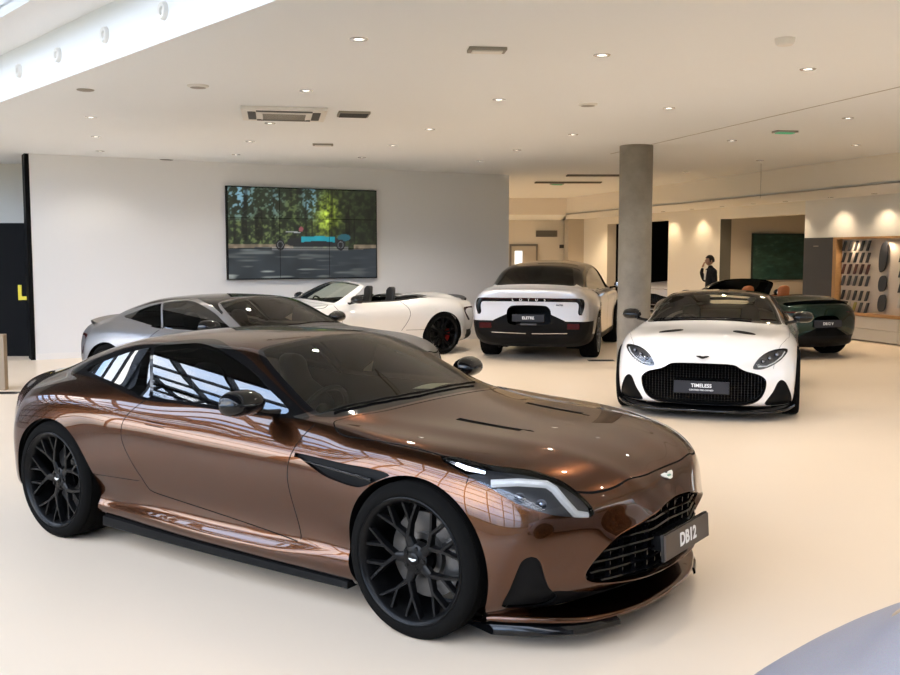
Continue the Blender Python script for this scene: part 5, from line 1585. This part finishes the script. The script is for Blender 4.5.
def vnoise(x, y, sc, seed):
    r = np.random.RandomState(seed); G = r.rand(64, 64)
    xs, ys = x * sc, y * sc; xi, yi = np.floor(xs).astype(int), np.floor(ys).astype(int); fx, fy = xs - xi, ys - yi
    fx, fy = fx * fx * (3 - 2 * fx), fy * fy * (3 - 2 * fy)
    g = lambda a, b: G[a % 64, b % 64]
    return (g(xi, yi) * (1 - fx) + g(xi + 1, yi) * fx) * (1 - fy) + (g(xi, yi + 1) * (1 - fx) + g(xi + 1, yi + 1) * fx) * fy
def frame_colour(u, v):
    """the moving picture on the screen: u across 0..1, v up 0..1; dappled road, trees, a light blue open car"""
    n1 = vnoise(u * 1.7, v, 9, 1); n2 = vnoise(u * 1.7, v, 26, 2); n3 = vnoise(u * 1.7, v, 60, 4)
    trunk = vnoise(u * 1.7, v * .06, 30, 5)
    base = np.stack([.012 + .03 * n2, .018 + .045 * n2, .010 + .02 * n2], -1)
    lit = np.clip((n2 * .55 + n3 * .6 - .62) * 4, 0, 1) * np.clip(1.25 - 1.1 * u, .1, 1)
    base += lit[..., None] * np.array([.13, .175, .05])
    g = np.exp(-(((u - .65) / .07) ** 2 + ((v - .70) / .20) ** 2)); base += (g * np.clip(n2 + n3 * .8 - .45, 0, 1) * 2.0)[..., None] * np.array([.32, .42, .03])
    sky = np.clip((n2 + n3 - 1.12) * 5, 0, 1) * np.clip((v - .62) * 5, 0, 1) * (np.exp(-((u - .07) / .10) ** 2) + .9 * np.exp(-((u - .54) / .05) ** 2) + .5 * np.exp(-((u - .3) / .05) ** 2))
    base = base * (1 - np.clip(sky, 0, 1)[..., None]) + np.clip(sky, 0, 1)[..., None] * np.array([.30, .58, .75])
    tr = (np.clip((trunk - .62) * 8, 0, 1) * (v > .42) * .75)[..., None]; base = base * (1 - tr)
    base *= (.30 + .60 * np.clip(1.65 - u * 1.45, 0, 1) + .5 * g)[..., None]
    road = v < (.33 + .015 * np.sin(u * 7))
    rc = np.stack([.020 + .02 * n1, .028 + .025 * n1, .036 + .03 * n1], -1)
    dap = np.clip((vnoise(u * .8, v * 5, 10, 8) - .60) * 4, 0, 1) * np.clip(1.3 - 1.3 * u, .05, 1) * (.4 + .9 * np.exp(-((v - .07) / .06) ** 2))
    rc += dap[..., None] * np.array([.34, .37, .34])
    verge = (np.abs(v - .355) < .028) & ((u < .42) | (u > .84))
    base = np.where(verge[..., None], np.array([.30, .235, .16]) * (.4 + .8 * n2)[..., None], base)
    out = np.where(road[..., None], rc, base)
    pale = np.exp(-((v - .335) / .018) ** 2) * ((u > .28) & (u < .8)); out += (pale * .22)[..., None]
    car = (((u - .58) / .20) ** 4 + ((v - .405) / .052) ** 4) < 1
    out = np.where(car[..., None], np.array([.020, .022, .026]), out)
    blue = (u > .475) & (u < .705) & (v > .405 + .015 * np.sin((u - .48) * 14)) & (v < .475 - .02 * np.abs(u - .6) * 4)
    out = np.where(blue[..., None], np.array([.015, .36, .45]) * (.75 + .5 * n1)[..., None], out)
    nose = (((u - .77) / .045) ** 2 + ((v - .46) / .04) ** 2) < 1; out = np.where(nose[..., None], np.array([.02, .12, .16]), out)
    for cu in (.335, .745):
        r2 = ((u - cu) * 1.67 / .05) ** 2 + ((v - .375) / .062) ** 2
        out = np.where((r2 < 1)[..., None], np.array([.012, .012, .014]), out); out = np.where(((r2 < .45) & (r2 > .28))[..., None], np.array([.16, .17, .19]), out)
    lin = (np.abs(v - (.51 + .01 * np.sin(u * 20))) < .006) & (u > .37) & (u < .47); out = np.where(lin[..., None], np.array([.5, .52, .55]), out)
    hd = (((u - .475) / .014) ** 2 + ((v - .55) / .03) ** 2) < 1; out = np.where(hd[..., None], np.array([.35, .10, .12]), out)
    return np.clip(out, 0, 1)
def screen_mat():
    m = bpy.data.materials.new('lit_screen'); m.use_nodes = True; nt = m.node_tree; p = nt.nodes['Principled BSDF']
    a = nt.nodes.new('ShaderNodeVertexColor'); a.layer_name = 'picture'
    p.inputs['Base Color'].default_value = (.004, .004, .004, 1); p.inputs['Roughness'].default_value = .35
    nt.links.new(a.outputs['Color'], p.inputs['Emission Color']); p.inputs['Emission Strength'].default_value = .75
    return m
M['screen'] = screen_mat()
for r in range(3):
    for c in range(3):
        nx, nz = 68, 42
        x0, x1 = -tw / 2 + tw * c / 3 + .004, -tw / 2 + tw * (c + 1) / 3 - .004
        z0, z1 = tz0 + th * r / 3 + .004, tz0 + th * (r + 1) / 3 - .004
        X, Z = np.meshgrid(np.linspace(x0, x1, nx), np.linspace(z0, z1, nz), indexing='ij')
        me = bpy.data.meshes.new('screen_panel')
        vs = np.stack([X, np.full_like(X, -.043), Z], -1).reshape(-1, 3)
        fs = [(i * nz + j, (i + 1) * nz + j, (i + 1) * nz + j + 1, i * nz + j + 1) for i in range(nx - 1) for j in range(nz - 1)]
        me.from_pydata(vs.tolist(), [], fs)
        cl = frame_colour((X + tw / 2) / tw, (Z - tz0) / th).reshape(-1, 3)
        at = me.color_attributes.new('picture', 'FLOAT_COLOR', 'POINT')
        at.data.foreach_set('color', np.concatenate([cl, np.ones((len(cl), 1))], 1).astype(np.float32).ravel())
        link_mesh('screen_panel', me, M['screen'], tv)

# ------------------------------------------------------------------ cabinet wall with the sample niche
o = rbox('tall_cabinet', 2.07, 3.05, -.01, .38, 0, 2.078, M['grey_panel']); tag(o, 'tall charcoal cupboard left of the oak sample niche', 'cupboard')
mb = MB(); q = rp(2.62, -.018, 1.90); mb.box(q, (.16, .012, .02), math.atan2(re.y, re.x)); mb.build('cabinet_handle', M['trim_grey'], o)
nich = empty('sample_niche', rp(0, 0, 0)); tag(nich, 'oak framed display niche for trim samples over white drawers', 'display niche')
def npart(name, t0, t1, n0, n1, z0, z1, mat):
    o = rbox(name, t0, t1, n0, n1, z0, z1, mat); o.parent = nich; o.matrix_parent_inverse = Matrix.Translation(-rp(0, 0, 0)); return o
npart('niche_back', -6, 1.98, .13, .17, .55, 2.04, M['niche_back'])
npart('niche_side', 1.94, 2.05, -.02, .38, .55, 2.078, M['oak'])
npart('niche_top', -6, 2.05, -.02, .38, 2.035, 2.078, M['oak'])
npart('niche_shelf', -6, 2.05, -.03, .38, .50, .56, M['oak'])
for k in range(4):
    for z0, z1 in ((.03, .25), (.26, .49)):
        d = npart('drawer', 2.03 - 2 * k - 1.98, 2.03 - 2 * k, -.015, .36, z0, z1, M['cabinet'])
SW = [(.012, .012, .014), (.02, .02, .022), (.015, .02, .03), (.05, .012, .010), (.03, .03, .03), (.09, .02, .015), (.05, .05, .055), (.02, .03, .025), (.35, .30, .06), (.45, .42, .38), (.12, .10, .08), (.03, .06, .12)]
sw_m = [principled('trim_sample_%d' % i, c, .5) for i, c in enumerate(SW)]
smp = MB(); smp.prism([(-.090, 0, -.095), (-.025, 0, -.095), (.085, 0, .095), (.020, 0, .095)], (0, -.03, 0))
smesh = smp.build('trim_sample', sw_m[0], bevel=.004); base_me = smesh.data; bpy.data.objects.remove(smesh)
rowl = ['top', 'second', 'third', 'fourth', 'fifth', 'lowest']; cnm = ['leftmost', 'second', 'third', 'fourth', 'fifth']
def sample(t, z, mi, lab, grp, sc=(1, 1, 1)):
    me = base_me.copy(); me.materials.clear(); me.materials.append(sw_m[mi])
    o = bpy.data.objects.new('trim_sample', me); COL.objects.link(o)
    o.location = rp(t, .085, z); o.rotation_euler = (.12, 0, math.atan2(re.y, re.x) + PI); o.scale = sc
    tag(o, lab, 'trim sample', grp)
for c in range(5):
    for r in range(6):
        z = 1.90 - r * .235 - (.06 if r >= 4 else 0); mi = [0, 0, 5, 6, 0, 8][r] if c % 2 == 0 else [0, 1, 3, 4, 10, 9][r]
        if r >= 4 and c >= 3: mi = [0, 6][r - 4]
        sample(1.80 - c * .185, z, mi, 'slanted %s trim sample, %s column from the oak side, %s row' % ('pale' if mi in (8, 9) else 'dark', cnm[c], rowl[r]), 'trim samples in the left block of the niche', (1, 1, 1.08))
for c in range(5):
    for r in range(4):
        z = 1.70 - r * .29; mi = rs.choice([0, 1, 4, 6, 5]) if (r + c) % 3 else [1, 4, 5, 9][r]
        sample(.12 - c * .185, z, int(mi), 'slanted trim sample right of the black discs, %s column, %s row' % (cnm[c], rowl[r]), 'trim samples in the right block of the niche', (1, 1, 1.25))
for k, (z, hh) in enumerate(((1.68, .30), (1.16, .16), (.78, .17))):
    mb = MB(); G = []
    pts = [(.11 * math.cos(a) * (1 if math.sin(a) * 0 == 0 else 1) + .03 * math.sin(a) * hh / .2, -.0, hh * math.sin(a)) for a in np.linspace(0, 2 * PI, 29)[:-1]]
    pts = [(np.sign(x) * abs(x / .13) ** .7 * .13, y, z_) for x, y, z_ in pts]
    mb.prism(pts, (0, -.03, 0)); o = mb.build('large_sample', sw_m[0], bevel=.006)
    o.location = rp(.62, .085, z); o.rotation_euler = (0, 0, math.atan2(re.y, re.x) + PI)
    tag(o, ['tall black sample panel between the two blocks of samples', 'black oval sample under the tall black panel', 'lower black oval sample above the oak shelf'][k], 'sample panel', 'large black samples in the niche')

# picture in the recess
def art_mat():
    m, nt, p = mat_new('dark_green_print')
    tc = nt.nodes.new('ShaderNodeTexCoord'); mp = nt.nodes.new('ShaderNodeMapping'); mp.inputs['Scale'].default_value = (3.0, 1, 7)
    n = nt.nodes.new('ShaderNodeTexNoise'); n.inputs['Scale'].default_value = 1.6; n.inputs['Detail'].default_value = 6
    r = nt.nodes.new('ShaderNodeValToRGB'); e = r.color_ramp.elements
    e[0].position = .30; e[0].color = (.006, .028, .024, 1); e[1].position = .60; e[1].color = (.016, .060, .050, 1)
    x = e.new(.70); x.color = (.05, .10, .075, 1); x = e.new(.80); x.color = (.16, .10, .06, 1)
    nt.links.new(tc.outputs['Object'], mp.inputs['Vector']); nt.links.new(mp.outputs[0], n.inputs['Vector']); nt.links.new(n.outputs['Fac'], r.inputs['Fac']); nt.links.new(r.outputs['Color'], p.inputs['Base Color'])
    p.inputs['Roughness'].default_value = .5
    return m
struct(rbox('trim_10', 6.485, 6.5, .0, .3, 0, 2.6, principled('grey_jamb', (.10, .095, .08), .7)))
pic = rbox('wall_picture', 6.44, 6.495, .89, 2.5, 1.07, 2.25, principled('picture_edge', (.01, .02, .018), .5)); tag(pic, 'large dark green picture on the recess wall behind the green open car', 'picture')
pc = rbox('picture_print', 6.432, 6.441, .91, 2.48, 1.09, 2.23, art_mat(), parent=pic)
# ------------------------------------------------------------------ the man on the phone
def skin_body(name, verts, edges, radii, mat, parent=None, sub=2, root=0):
    me = bpy.data.meshes.new(name); me.from_pydata(verts, edges, [])
    o = bpy.data.objects.new(name, me); COL.objects.link(o)
    m = o.modifiers.new('s', 'SKIN'); m.use_smooth_shade = True
    for sv, r in zip(me.skin_vertices[0].data, radii): sv.radius = r if isinstance(r, tuple) else (r, r)
    me.skin_vertices[0].data[root].use_root = True
    o.modifiers.new('d', 'SUBSURF').levels = sub
    dg = bpy.context.evaluated_depsgraph_get(); dg.update()
    n = bpy.data.meshes.new_from_object(o.evaluated_get(dg)); bpy.data.objects.remove(o); n.name = name
    for p in n.polygons: p.use_smooth = True
    return link_mesh(name, n, mat, parent)

def person(pos, rz):
    p = empty('person', pos, rz)
    tag(p, 'man in a dark suit and white shirt standing with a hand at his face', 'person')
    # faces +x; y left
    V = [(0, 0, .93), (0, 0, 1.08), (-.01, 0, 1.25), (-.01, 0, 1.40), (0, 0, 1.48), (.02, 0, 1.54),
         (-.01, .17, 1.40), (-.02, .23, 1.16), (.02, .24, .94), (.04, .24, .86),
         (-.01, -.17, 1.40), (.04, -.25, 1.16), (.15, -.17, 1.37), (.150, -.10, 1.475),
         (0, .09, .88), (.01, .10, .50), (0, .10, .10), (.02, .10, .045), (.17, .11, .03),
         (0, -.09, .88), (.01, -.10, .50), (0, -.10, .10), (.02, -.10, .045), (.17, -.11, .03)]
    E = [(0, 1), (1, 2), (2, 3), (3, 4), (4, 5), (3, 6), (6, 7), (7, 8), (8, 9), (3, 10), (10, 11), (11, 12), (12, 13), (0, 14), (14, 15), (15, 16), (16, 17), (17, 18), (0, 19), (19, 20), (20, 21), (21, 22), (22, 23)]
    R = [(.13, .16), (.115, .15), (.12, .17), (.10, .15), .065, .055, .075, .058, .045, .036, .075, .058, .046, .034, .095, .068, .048, .045, .035, .095, .068, .048, .045, .035]
    body = skin_body('body', V, E, R, M['suit'], p)
    hd = MB(); 
    G = []
    for i in range(17):
        th = PI * i / 16; ring = []
        for k in range(24):
            ph = 2 * PI * k / 24
            x = math.sin(th) * math.cos(ph); y = math.sin(th) * math.sin(ph); z = math.cos(th)
            X = .098 * x; Y = .075 * y; Zz = .115 * z
            if z < 0: X *= 1 - .12 * z * z; Y *= 1 - .28 * z * z; X += .018 * -z
            f = max(0, x) ** 10 * math.exp(-((z + .05) / .16) ** 2) * max(0, 1 - abs(y) * 4); X += .026 * f           # nose
            f = max(0, x) ** 4 * (math.exp(-((z - .06) / .09) ** 2) * math.exp(-((abs(y) - .38) / .16) ** 2)); X -= .010 * f  # eye sockets
            f = max(0, x) ** 6 * math.exp(-((z + .48) / .06) ** 2) * math.exp(-(y / .35) ** 2); X += .006 * f
            ring.append((X + .025, Y, Zz + 1.645))
        ring.append(ring[0]); G.append(ring)
    hd.grid(G); head = hd.build('head', M['skin'], p, smooth=True, angle=70)
    er = MB()
    for s in (1, -1): er.ellipsoid((.015, s * .076, 1.64), (.020, .010, .032), 12, 8)
    er.build('ear', M['skin'], head, smooth=True)
    ey = MB()
    for s in (1, -1): ey.ellipsoid((.108, s * .031, 1.653), (.008, .011, .006), 10, 6)
    ey.build('eye', M['hair'], head, smooth=True)
    mo = MB(); mo.ellipsoid((.118, 0, 1.588), (.006, .024, .005), 10, 6); mo.build('mouth', principled('lips', (.25, .10, .08), .5), head, smooth=True)
    hr = MB(); G = []
    for i in range(10):
        th = PI * .60 * i / 9; ring = []
        for k in range(24):
            ph = 2 * PI * k / 24
            x = math.sin(th) * math.cos(ph); y = math.sin(th) * math.sin(ph); z = math.cos(th)
            c = min(1, th / (PI * .60)); cut = 1.0
            if x > .3 and z < .45: z2 = .45 + (z - .45) * .15; x, y, z = x * .985, y, z2
            ring.append((.108 * x + .018, .083 * y, .126 * z + 1.650 + .012 * max(0, x)))
        ring.append(ring[0]); G.append(ring)
    hr.grid(G); hr.build('hair', M['hair'], p, smooth=True, angle=70)
    sh = MB(); sh.prism([(.105, -.045, 1.43), (.105, .045, 1.43), (.128, .02, 1.20), (.128, -.02, 1.20)], (.02, 0, .004)); sh.build('shirt', M['shirt'], p)
    # hands: palm and five fingers each
    def hand(c, fwd, up, side, nm):
        c, fwd, up, side = Vector(c), Vector(fwd).normalized(), Vector(up).normalized(), Vector(side).normalized()
        V = [c, c + fwd * .05]; E = [(0, 1)]; R = [(.022, .026), (.018, .032)]
        for q, (off, ln) in enumerate(((-.030, .062), (-.010, .072), (.010, .068), (.029, .052))):
            b = len(V); a = c + fwd * .085 + side * off
            V += [a, a + fwd * ln * .5 + up * .006, a + fwd * ln * .8 + up * .028]; E += [(1, b), (b, b + 1), (b + 1, b + 2)]; R += [.009, .0085, .0075]
        b = len(V); a = c + fwd * .03 - side * .036
        V += [a, a + fwd * .03 - side * .018 + up * .012, a + fwd * .055 - side * .016 + up * .02]; E += [(0, b), (b, b + 1), (b + 1, b + 2)]; R += [.011, .010, .008]
        return skin_body(nm, [tuple(v) for v in V], E, R, M['skin'], p, 1)
    hand((.150, -.095, 1.49), (-.15, .35, 1), (-1, .2, 0), (0, 1, .1), 'hand')
    hand((.045, .24, .85), (.1, 0, -1), (0, -1, 0), (-1, 0, 0), 'hand')
    p.scale = (.965, .965, .965)
    return p
# ------------------------------------------------------------------ the cars on the floor
def open_tweak(cols):
    """rear deck of the open cars: lower than the coupe's fastback"""
    deck = {2: .945, 3: .985, 4: 1.01, 5: 1.0, 6: .99}
    for j in range(10, 16):
        for k, z in deck.items():
            a = cols[j][k]
            if len(a) == 2:
                t = (j - 10) / 5
                cols[j][k] = (a[0], z - .03 + .03 * t if k < 5 else min(a[1], z))

def ds_tweak(cols):
    """lower, wider mouth and a longer bonnet lip"""
    F = [(2.165, 0, .165), (2.155, .26, .168), (2.125, .46, .175), (2.075, .575, .225), (2.05, .625, .30), (2.045, .645, .385), (2.05, .635, .45), (2.07, .56, .50), (2.10, .45, .525), (2.12, .38, .56), (2.13, .345, .585), (2.14, .30, .598), (2.145, .24, .602), (2.15, .17, .604), (2.155, .09, .605), (2.155, 0, .605)]
    N = [(2.02, 0, .145), (2.0, .42, .145), (1.93, .74, .155), (1.885, .855, .23), (1.88, .885, .32), (1.885, .89, .41), (1.895, .875, .50), (1.915, .835, .58), (1.945, .765, .64), (1.985, .66, .675), (2.01, .57, .69), (2.035, .46, .70), (2.055, .37, .703), (2.07, .28, .702), (2.085, .15, .70), (2.09, 0, .70)]
    for j in range(16):
        cols[j][-1] = F[j]; cols[j][-2] = N[j]
HL_DS = [(.505, .565), (.545, .545), (.62, .555), (.72, .600), (.80, .665), (.845, .725), (.84, .750), (.79, .758), (.70, .745), (.62, .710), (.55, .650)]
INTAKE_DS = [(.63, .19), (.66, .168), (.86, .168), (.895, .19), (.89, .27), (.86, .36), (.825, .42), (.785, .437), (.75, .405), (.71, .315), (.655, .235)]
VENT_DS = [(1.40, .29), (1.48, .265), (1.57, .30), (1.68, .42), (1.71, .50), (1.64, .51), (1.52, .45), (1.42, .36)]
DRL_DS = [(.555, .572), (.64, .578), (.72, .618), (.785, .672), (.815, .722)]
PROJ_DS = [(.60, .628), (.665, .660), (.735, .695)]
SPLIT_DS = [(0, 2.215, .125), (.26, 2.205, .122), (.46, 2.17, .118), (.62, 2.11, .115), (.76, 2.01, .12), (.86, 1.90, .135), (.93, 1.76, .16)]

brown, _ = gt_car('copper brown two-door coupe nearest the camera with black mesh wheels', (-.7476, 5.9965, 0), -.62307, 'copper', nose='db', detail=2)
plate(brown, (2.315, 0, .412), (0, 1, 0), (1, 0, .06), .52, .115, M['plate_brown'], [('DB12', .086, 0, .0030)], bracket=.085)
grey, _ = gt_car('matt grey two-door coupe parked behind the copper brown one', (-2.203, 11.252, 0), -.599, 'grey_matt', nose='db', detail=1, surround='grey_matt', roof_black=True, spoiler='grey_matt')
white, _ = gt_car('white two-door coupe with a black roof facing us in front of the column', (3.339, 12.404, 0), -1.898, 'white', nose='ds', detail=2, tweak=ds_tweak, roof_black=True, wheel='five_twin')
plate(white, (2.235, 0, .36), (0, 1, 0), (1, 0, .03), .56, .125, M['plate_black'], [('TIMELESS', .052, .016, .0008), ('CERTIFIED PRE-OWNED', .023, -.03, .0002)], bracket=.085)
for s in (1, -1):
    pass
roadster, _ = gt_car('white open two-seater with black seats in front of the video wall', (-1.815, 17.145, 0), 3.774, 'white', nose='db', top='open', detail=1, tweak=open_tweak, caliper='red', spoiler='black_gloss', seatmat='leather_black', wheel='five_twin', name='open_sports_car')
volante, _ = gt_car('dark green open car with tan seats at the right, behind the white coupe', (5.498, 18.597, 0), 1.854, 'green', nose='db', top='open', detail=1, tweak=open_tweak, seatmat='leather_tan', spoiler='black_gloss', wheel='five_twin', name='open_sports_car')
plate(volante, (-2.47, 0, .60), (0, -1, 0), (-1, 0, .08), .52, .115, M['plate_black'], [('DB12 V', .062, 0, .001)], bracket=.07)
estate = suv('white tall estate car seen from behind, left of the concrete column', (1.96, 18.46, 0), 1.30, 'grey_pearl')
q = rp(11.0, 2.2)
store, _ = gt_car('pale grey car in the dark store room behind the concrete column', (q.x, q.y, 0), math.radians(215), 'silver', nose='db', detail=1)
silver, _ = gt_car('silver car cut off at the bottom right corner of the picture', (2.63, 2.24, 0), math.radians(31), 'silver', nose='db', detail=2)
person((5.78, 22.1, 0), math.radians(188))
# white sheets lying on the dashboards
for car, lab, x, y in ((brown, 'white sheet on the dashboard of the copper brown coupe', .40, .33), (white, 'white paper sheet behind the windscreen of the white coupe', .56, .25)):
    mb = MB(); G = [[(x + a * .15, y + b * .30, .93 + .012 * math.sin(3 * b) + a * .012) for b in np.linspace(0, 1, 7)] for a in (0, .5, 1)]
    mb.grid(G); o = mb.build('dash_sheet', M['paper'], smooth=True); o.location = car.location; o.rotation_euler = car.rotation_euler; tag(o, lab, 'paper')
# ------------------------------------------------------------------ daylight, lamps, camera
w = bpy.data.worlds.new('sky'); scene.world = w; w.use_nodes = True; nt = w.node_tree
bg = nt.nodes['Background']
tc = nt.nodes.new('ShaderNodeTexCoord')
n = nt.nodes.new('ShaderNodeTexNoise'); n.inputs['Scale'].default_value = 2.6; n.inputs['Detail'].default_value = 7; n.inputs['Roughness'].default_value = .6
r = nt.nodes.new('ShaderNodeValToRGB')
r.color_ramp.elements[0].position = .44; r.color_ramp.elements[0].color = (.40, .56, .86, 1)
r.color_ramp.elements[1].position = .62; r.color_ramp.elements[1].color = (1, .955, .92, 1)
sep = nt.nodes.new('ShaderNodeSeparateXYZ')
mr = nt.nodes.new('ShaderNodeMapRange'); mr.inputs['From Min'].default_value = -.02; mr.inputs['From Max'].default_value = .22
gm = nt.nodes.new('ShaderNodeMix'); gm.data_type = 'RGBA'
gm.inputs[6].default_value = (.030, .045, .022, 1)      # tree line and street below the sky
nt.links.new(tc.outputs['Generated'], n.inputs['Vector']); nt.links.new(n.outputs['Fac'], r.inputs['Fac'])
nt.links.new(tc.outputs['Generated'], sep.inputs[0]); nt.links.new(sep.outputs['Z'], mr.inputs['Value'])
nt.links.new(mr.outputs[0], gm.inputs[0]); nt.links.new(r.outputs['Color'], gm.inputs[7])
nt.links.new(gm.outputs[2], bg.inputs['Color']); bg.inputs['Strength'].default_value = 12.5

def spot(loc, e, ang=100, col=(1, .80, .58), rad=.05, blend=.6, aim=None):
    l = bpy.data.lights.new('lamp', 'SPOT'); l.energy = e; l.spot_size = math.radians(ang); l.spot_blend = blend; l.color = col; l.shadow_soft_size = rad
    o = bpy.data.objects.new('lamp', l); COL.objects.link(o); o.location = loc
    if aim is not None: o.rotation_euler = (Vector(aim) - Vector(loc)).to_track_quat('-Z', 'Y').to_euler()
    return o
for k, p in enumerate(LAMPS): spot((p.x, p.y, p.z - .012), 150 if k in (15, 18) else 88 if 13 <= k <= 18 else (42 if p.x < -2.5 else 75), 130, (1, .90, .77))
for q in SPOTS: spot((q.x, q.y, q.z - .012), 45, 110, (1, .76, .48), .03)
# unseen lamps added above the near right corner to brighten the floor
for x, y in ((1.6, 5.6), (4.6, 7.4), (4.0, 4.2), (7.4, 9.6), (7.2, 6.2), (6.4, 3.0), (9.6, 8.0)): spot((x, y, CZ - .012), 80, 140, (1, .89, .76))
# extra lamps without fittings over the far end and in the recess
for x, y in ((2.2, 31.6), (0, 32), (4, 31), (2, 26), (0, 24.5), (3.4, 23), (-2, 27), (6.0, 20.5), (5.5, 15.5)): spot((x, y, (SZ if y > 29.6 else CZ) - .03), 125, 140, (1, .78, .50))
q = rp(4.8, .9, 2.8); spot(q, 90, 130, (1, .78, .50))
q = rp(-2, .15, 2.0)
for t in (1.5, .5, -.6): spot(rp(t, .0, 2.0), 16, 150, (1, .80, .58))

cam = bpy.data.cameras.new('camera'); co = bpy.data.objects.new('camera', cam); COL.objects.link(co)
cam.sensor_width = 36; cam.lens = 994 / 900 * 36; cam.clip_start = .05; cam.clip_end = 200
co.location = (0, 0, 1.757); co.rotation_euler = (PI / 2 - .0849, 0, 0)
scene.camera = co
vs = scene.view_settings
vs.view_transform = 'Standard'; vs.look = 'None'; vs.gamma = 1.0; vs.use_curve_mapping = False; vs.exposure = 0.0
scene.cycles.max_bounces = 8; scene.cycles.diffuse_bounces = 5; scene.cycles.glossy_bounces = 4; scene.cycles.transparent_max_bounces = 16
scene.cycles.use_denoising = True
scene.cycles.sample_clamp_indirect = 6
scene.cycles.caustics_reflective = False; scene.cycles.caustics_refractive = False
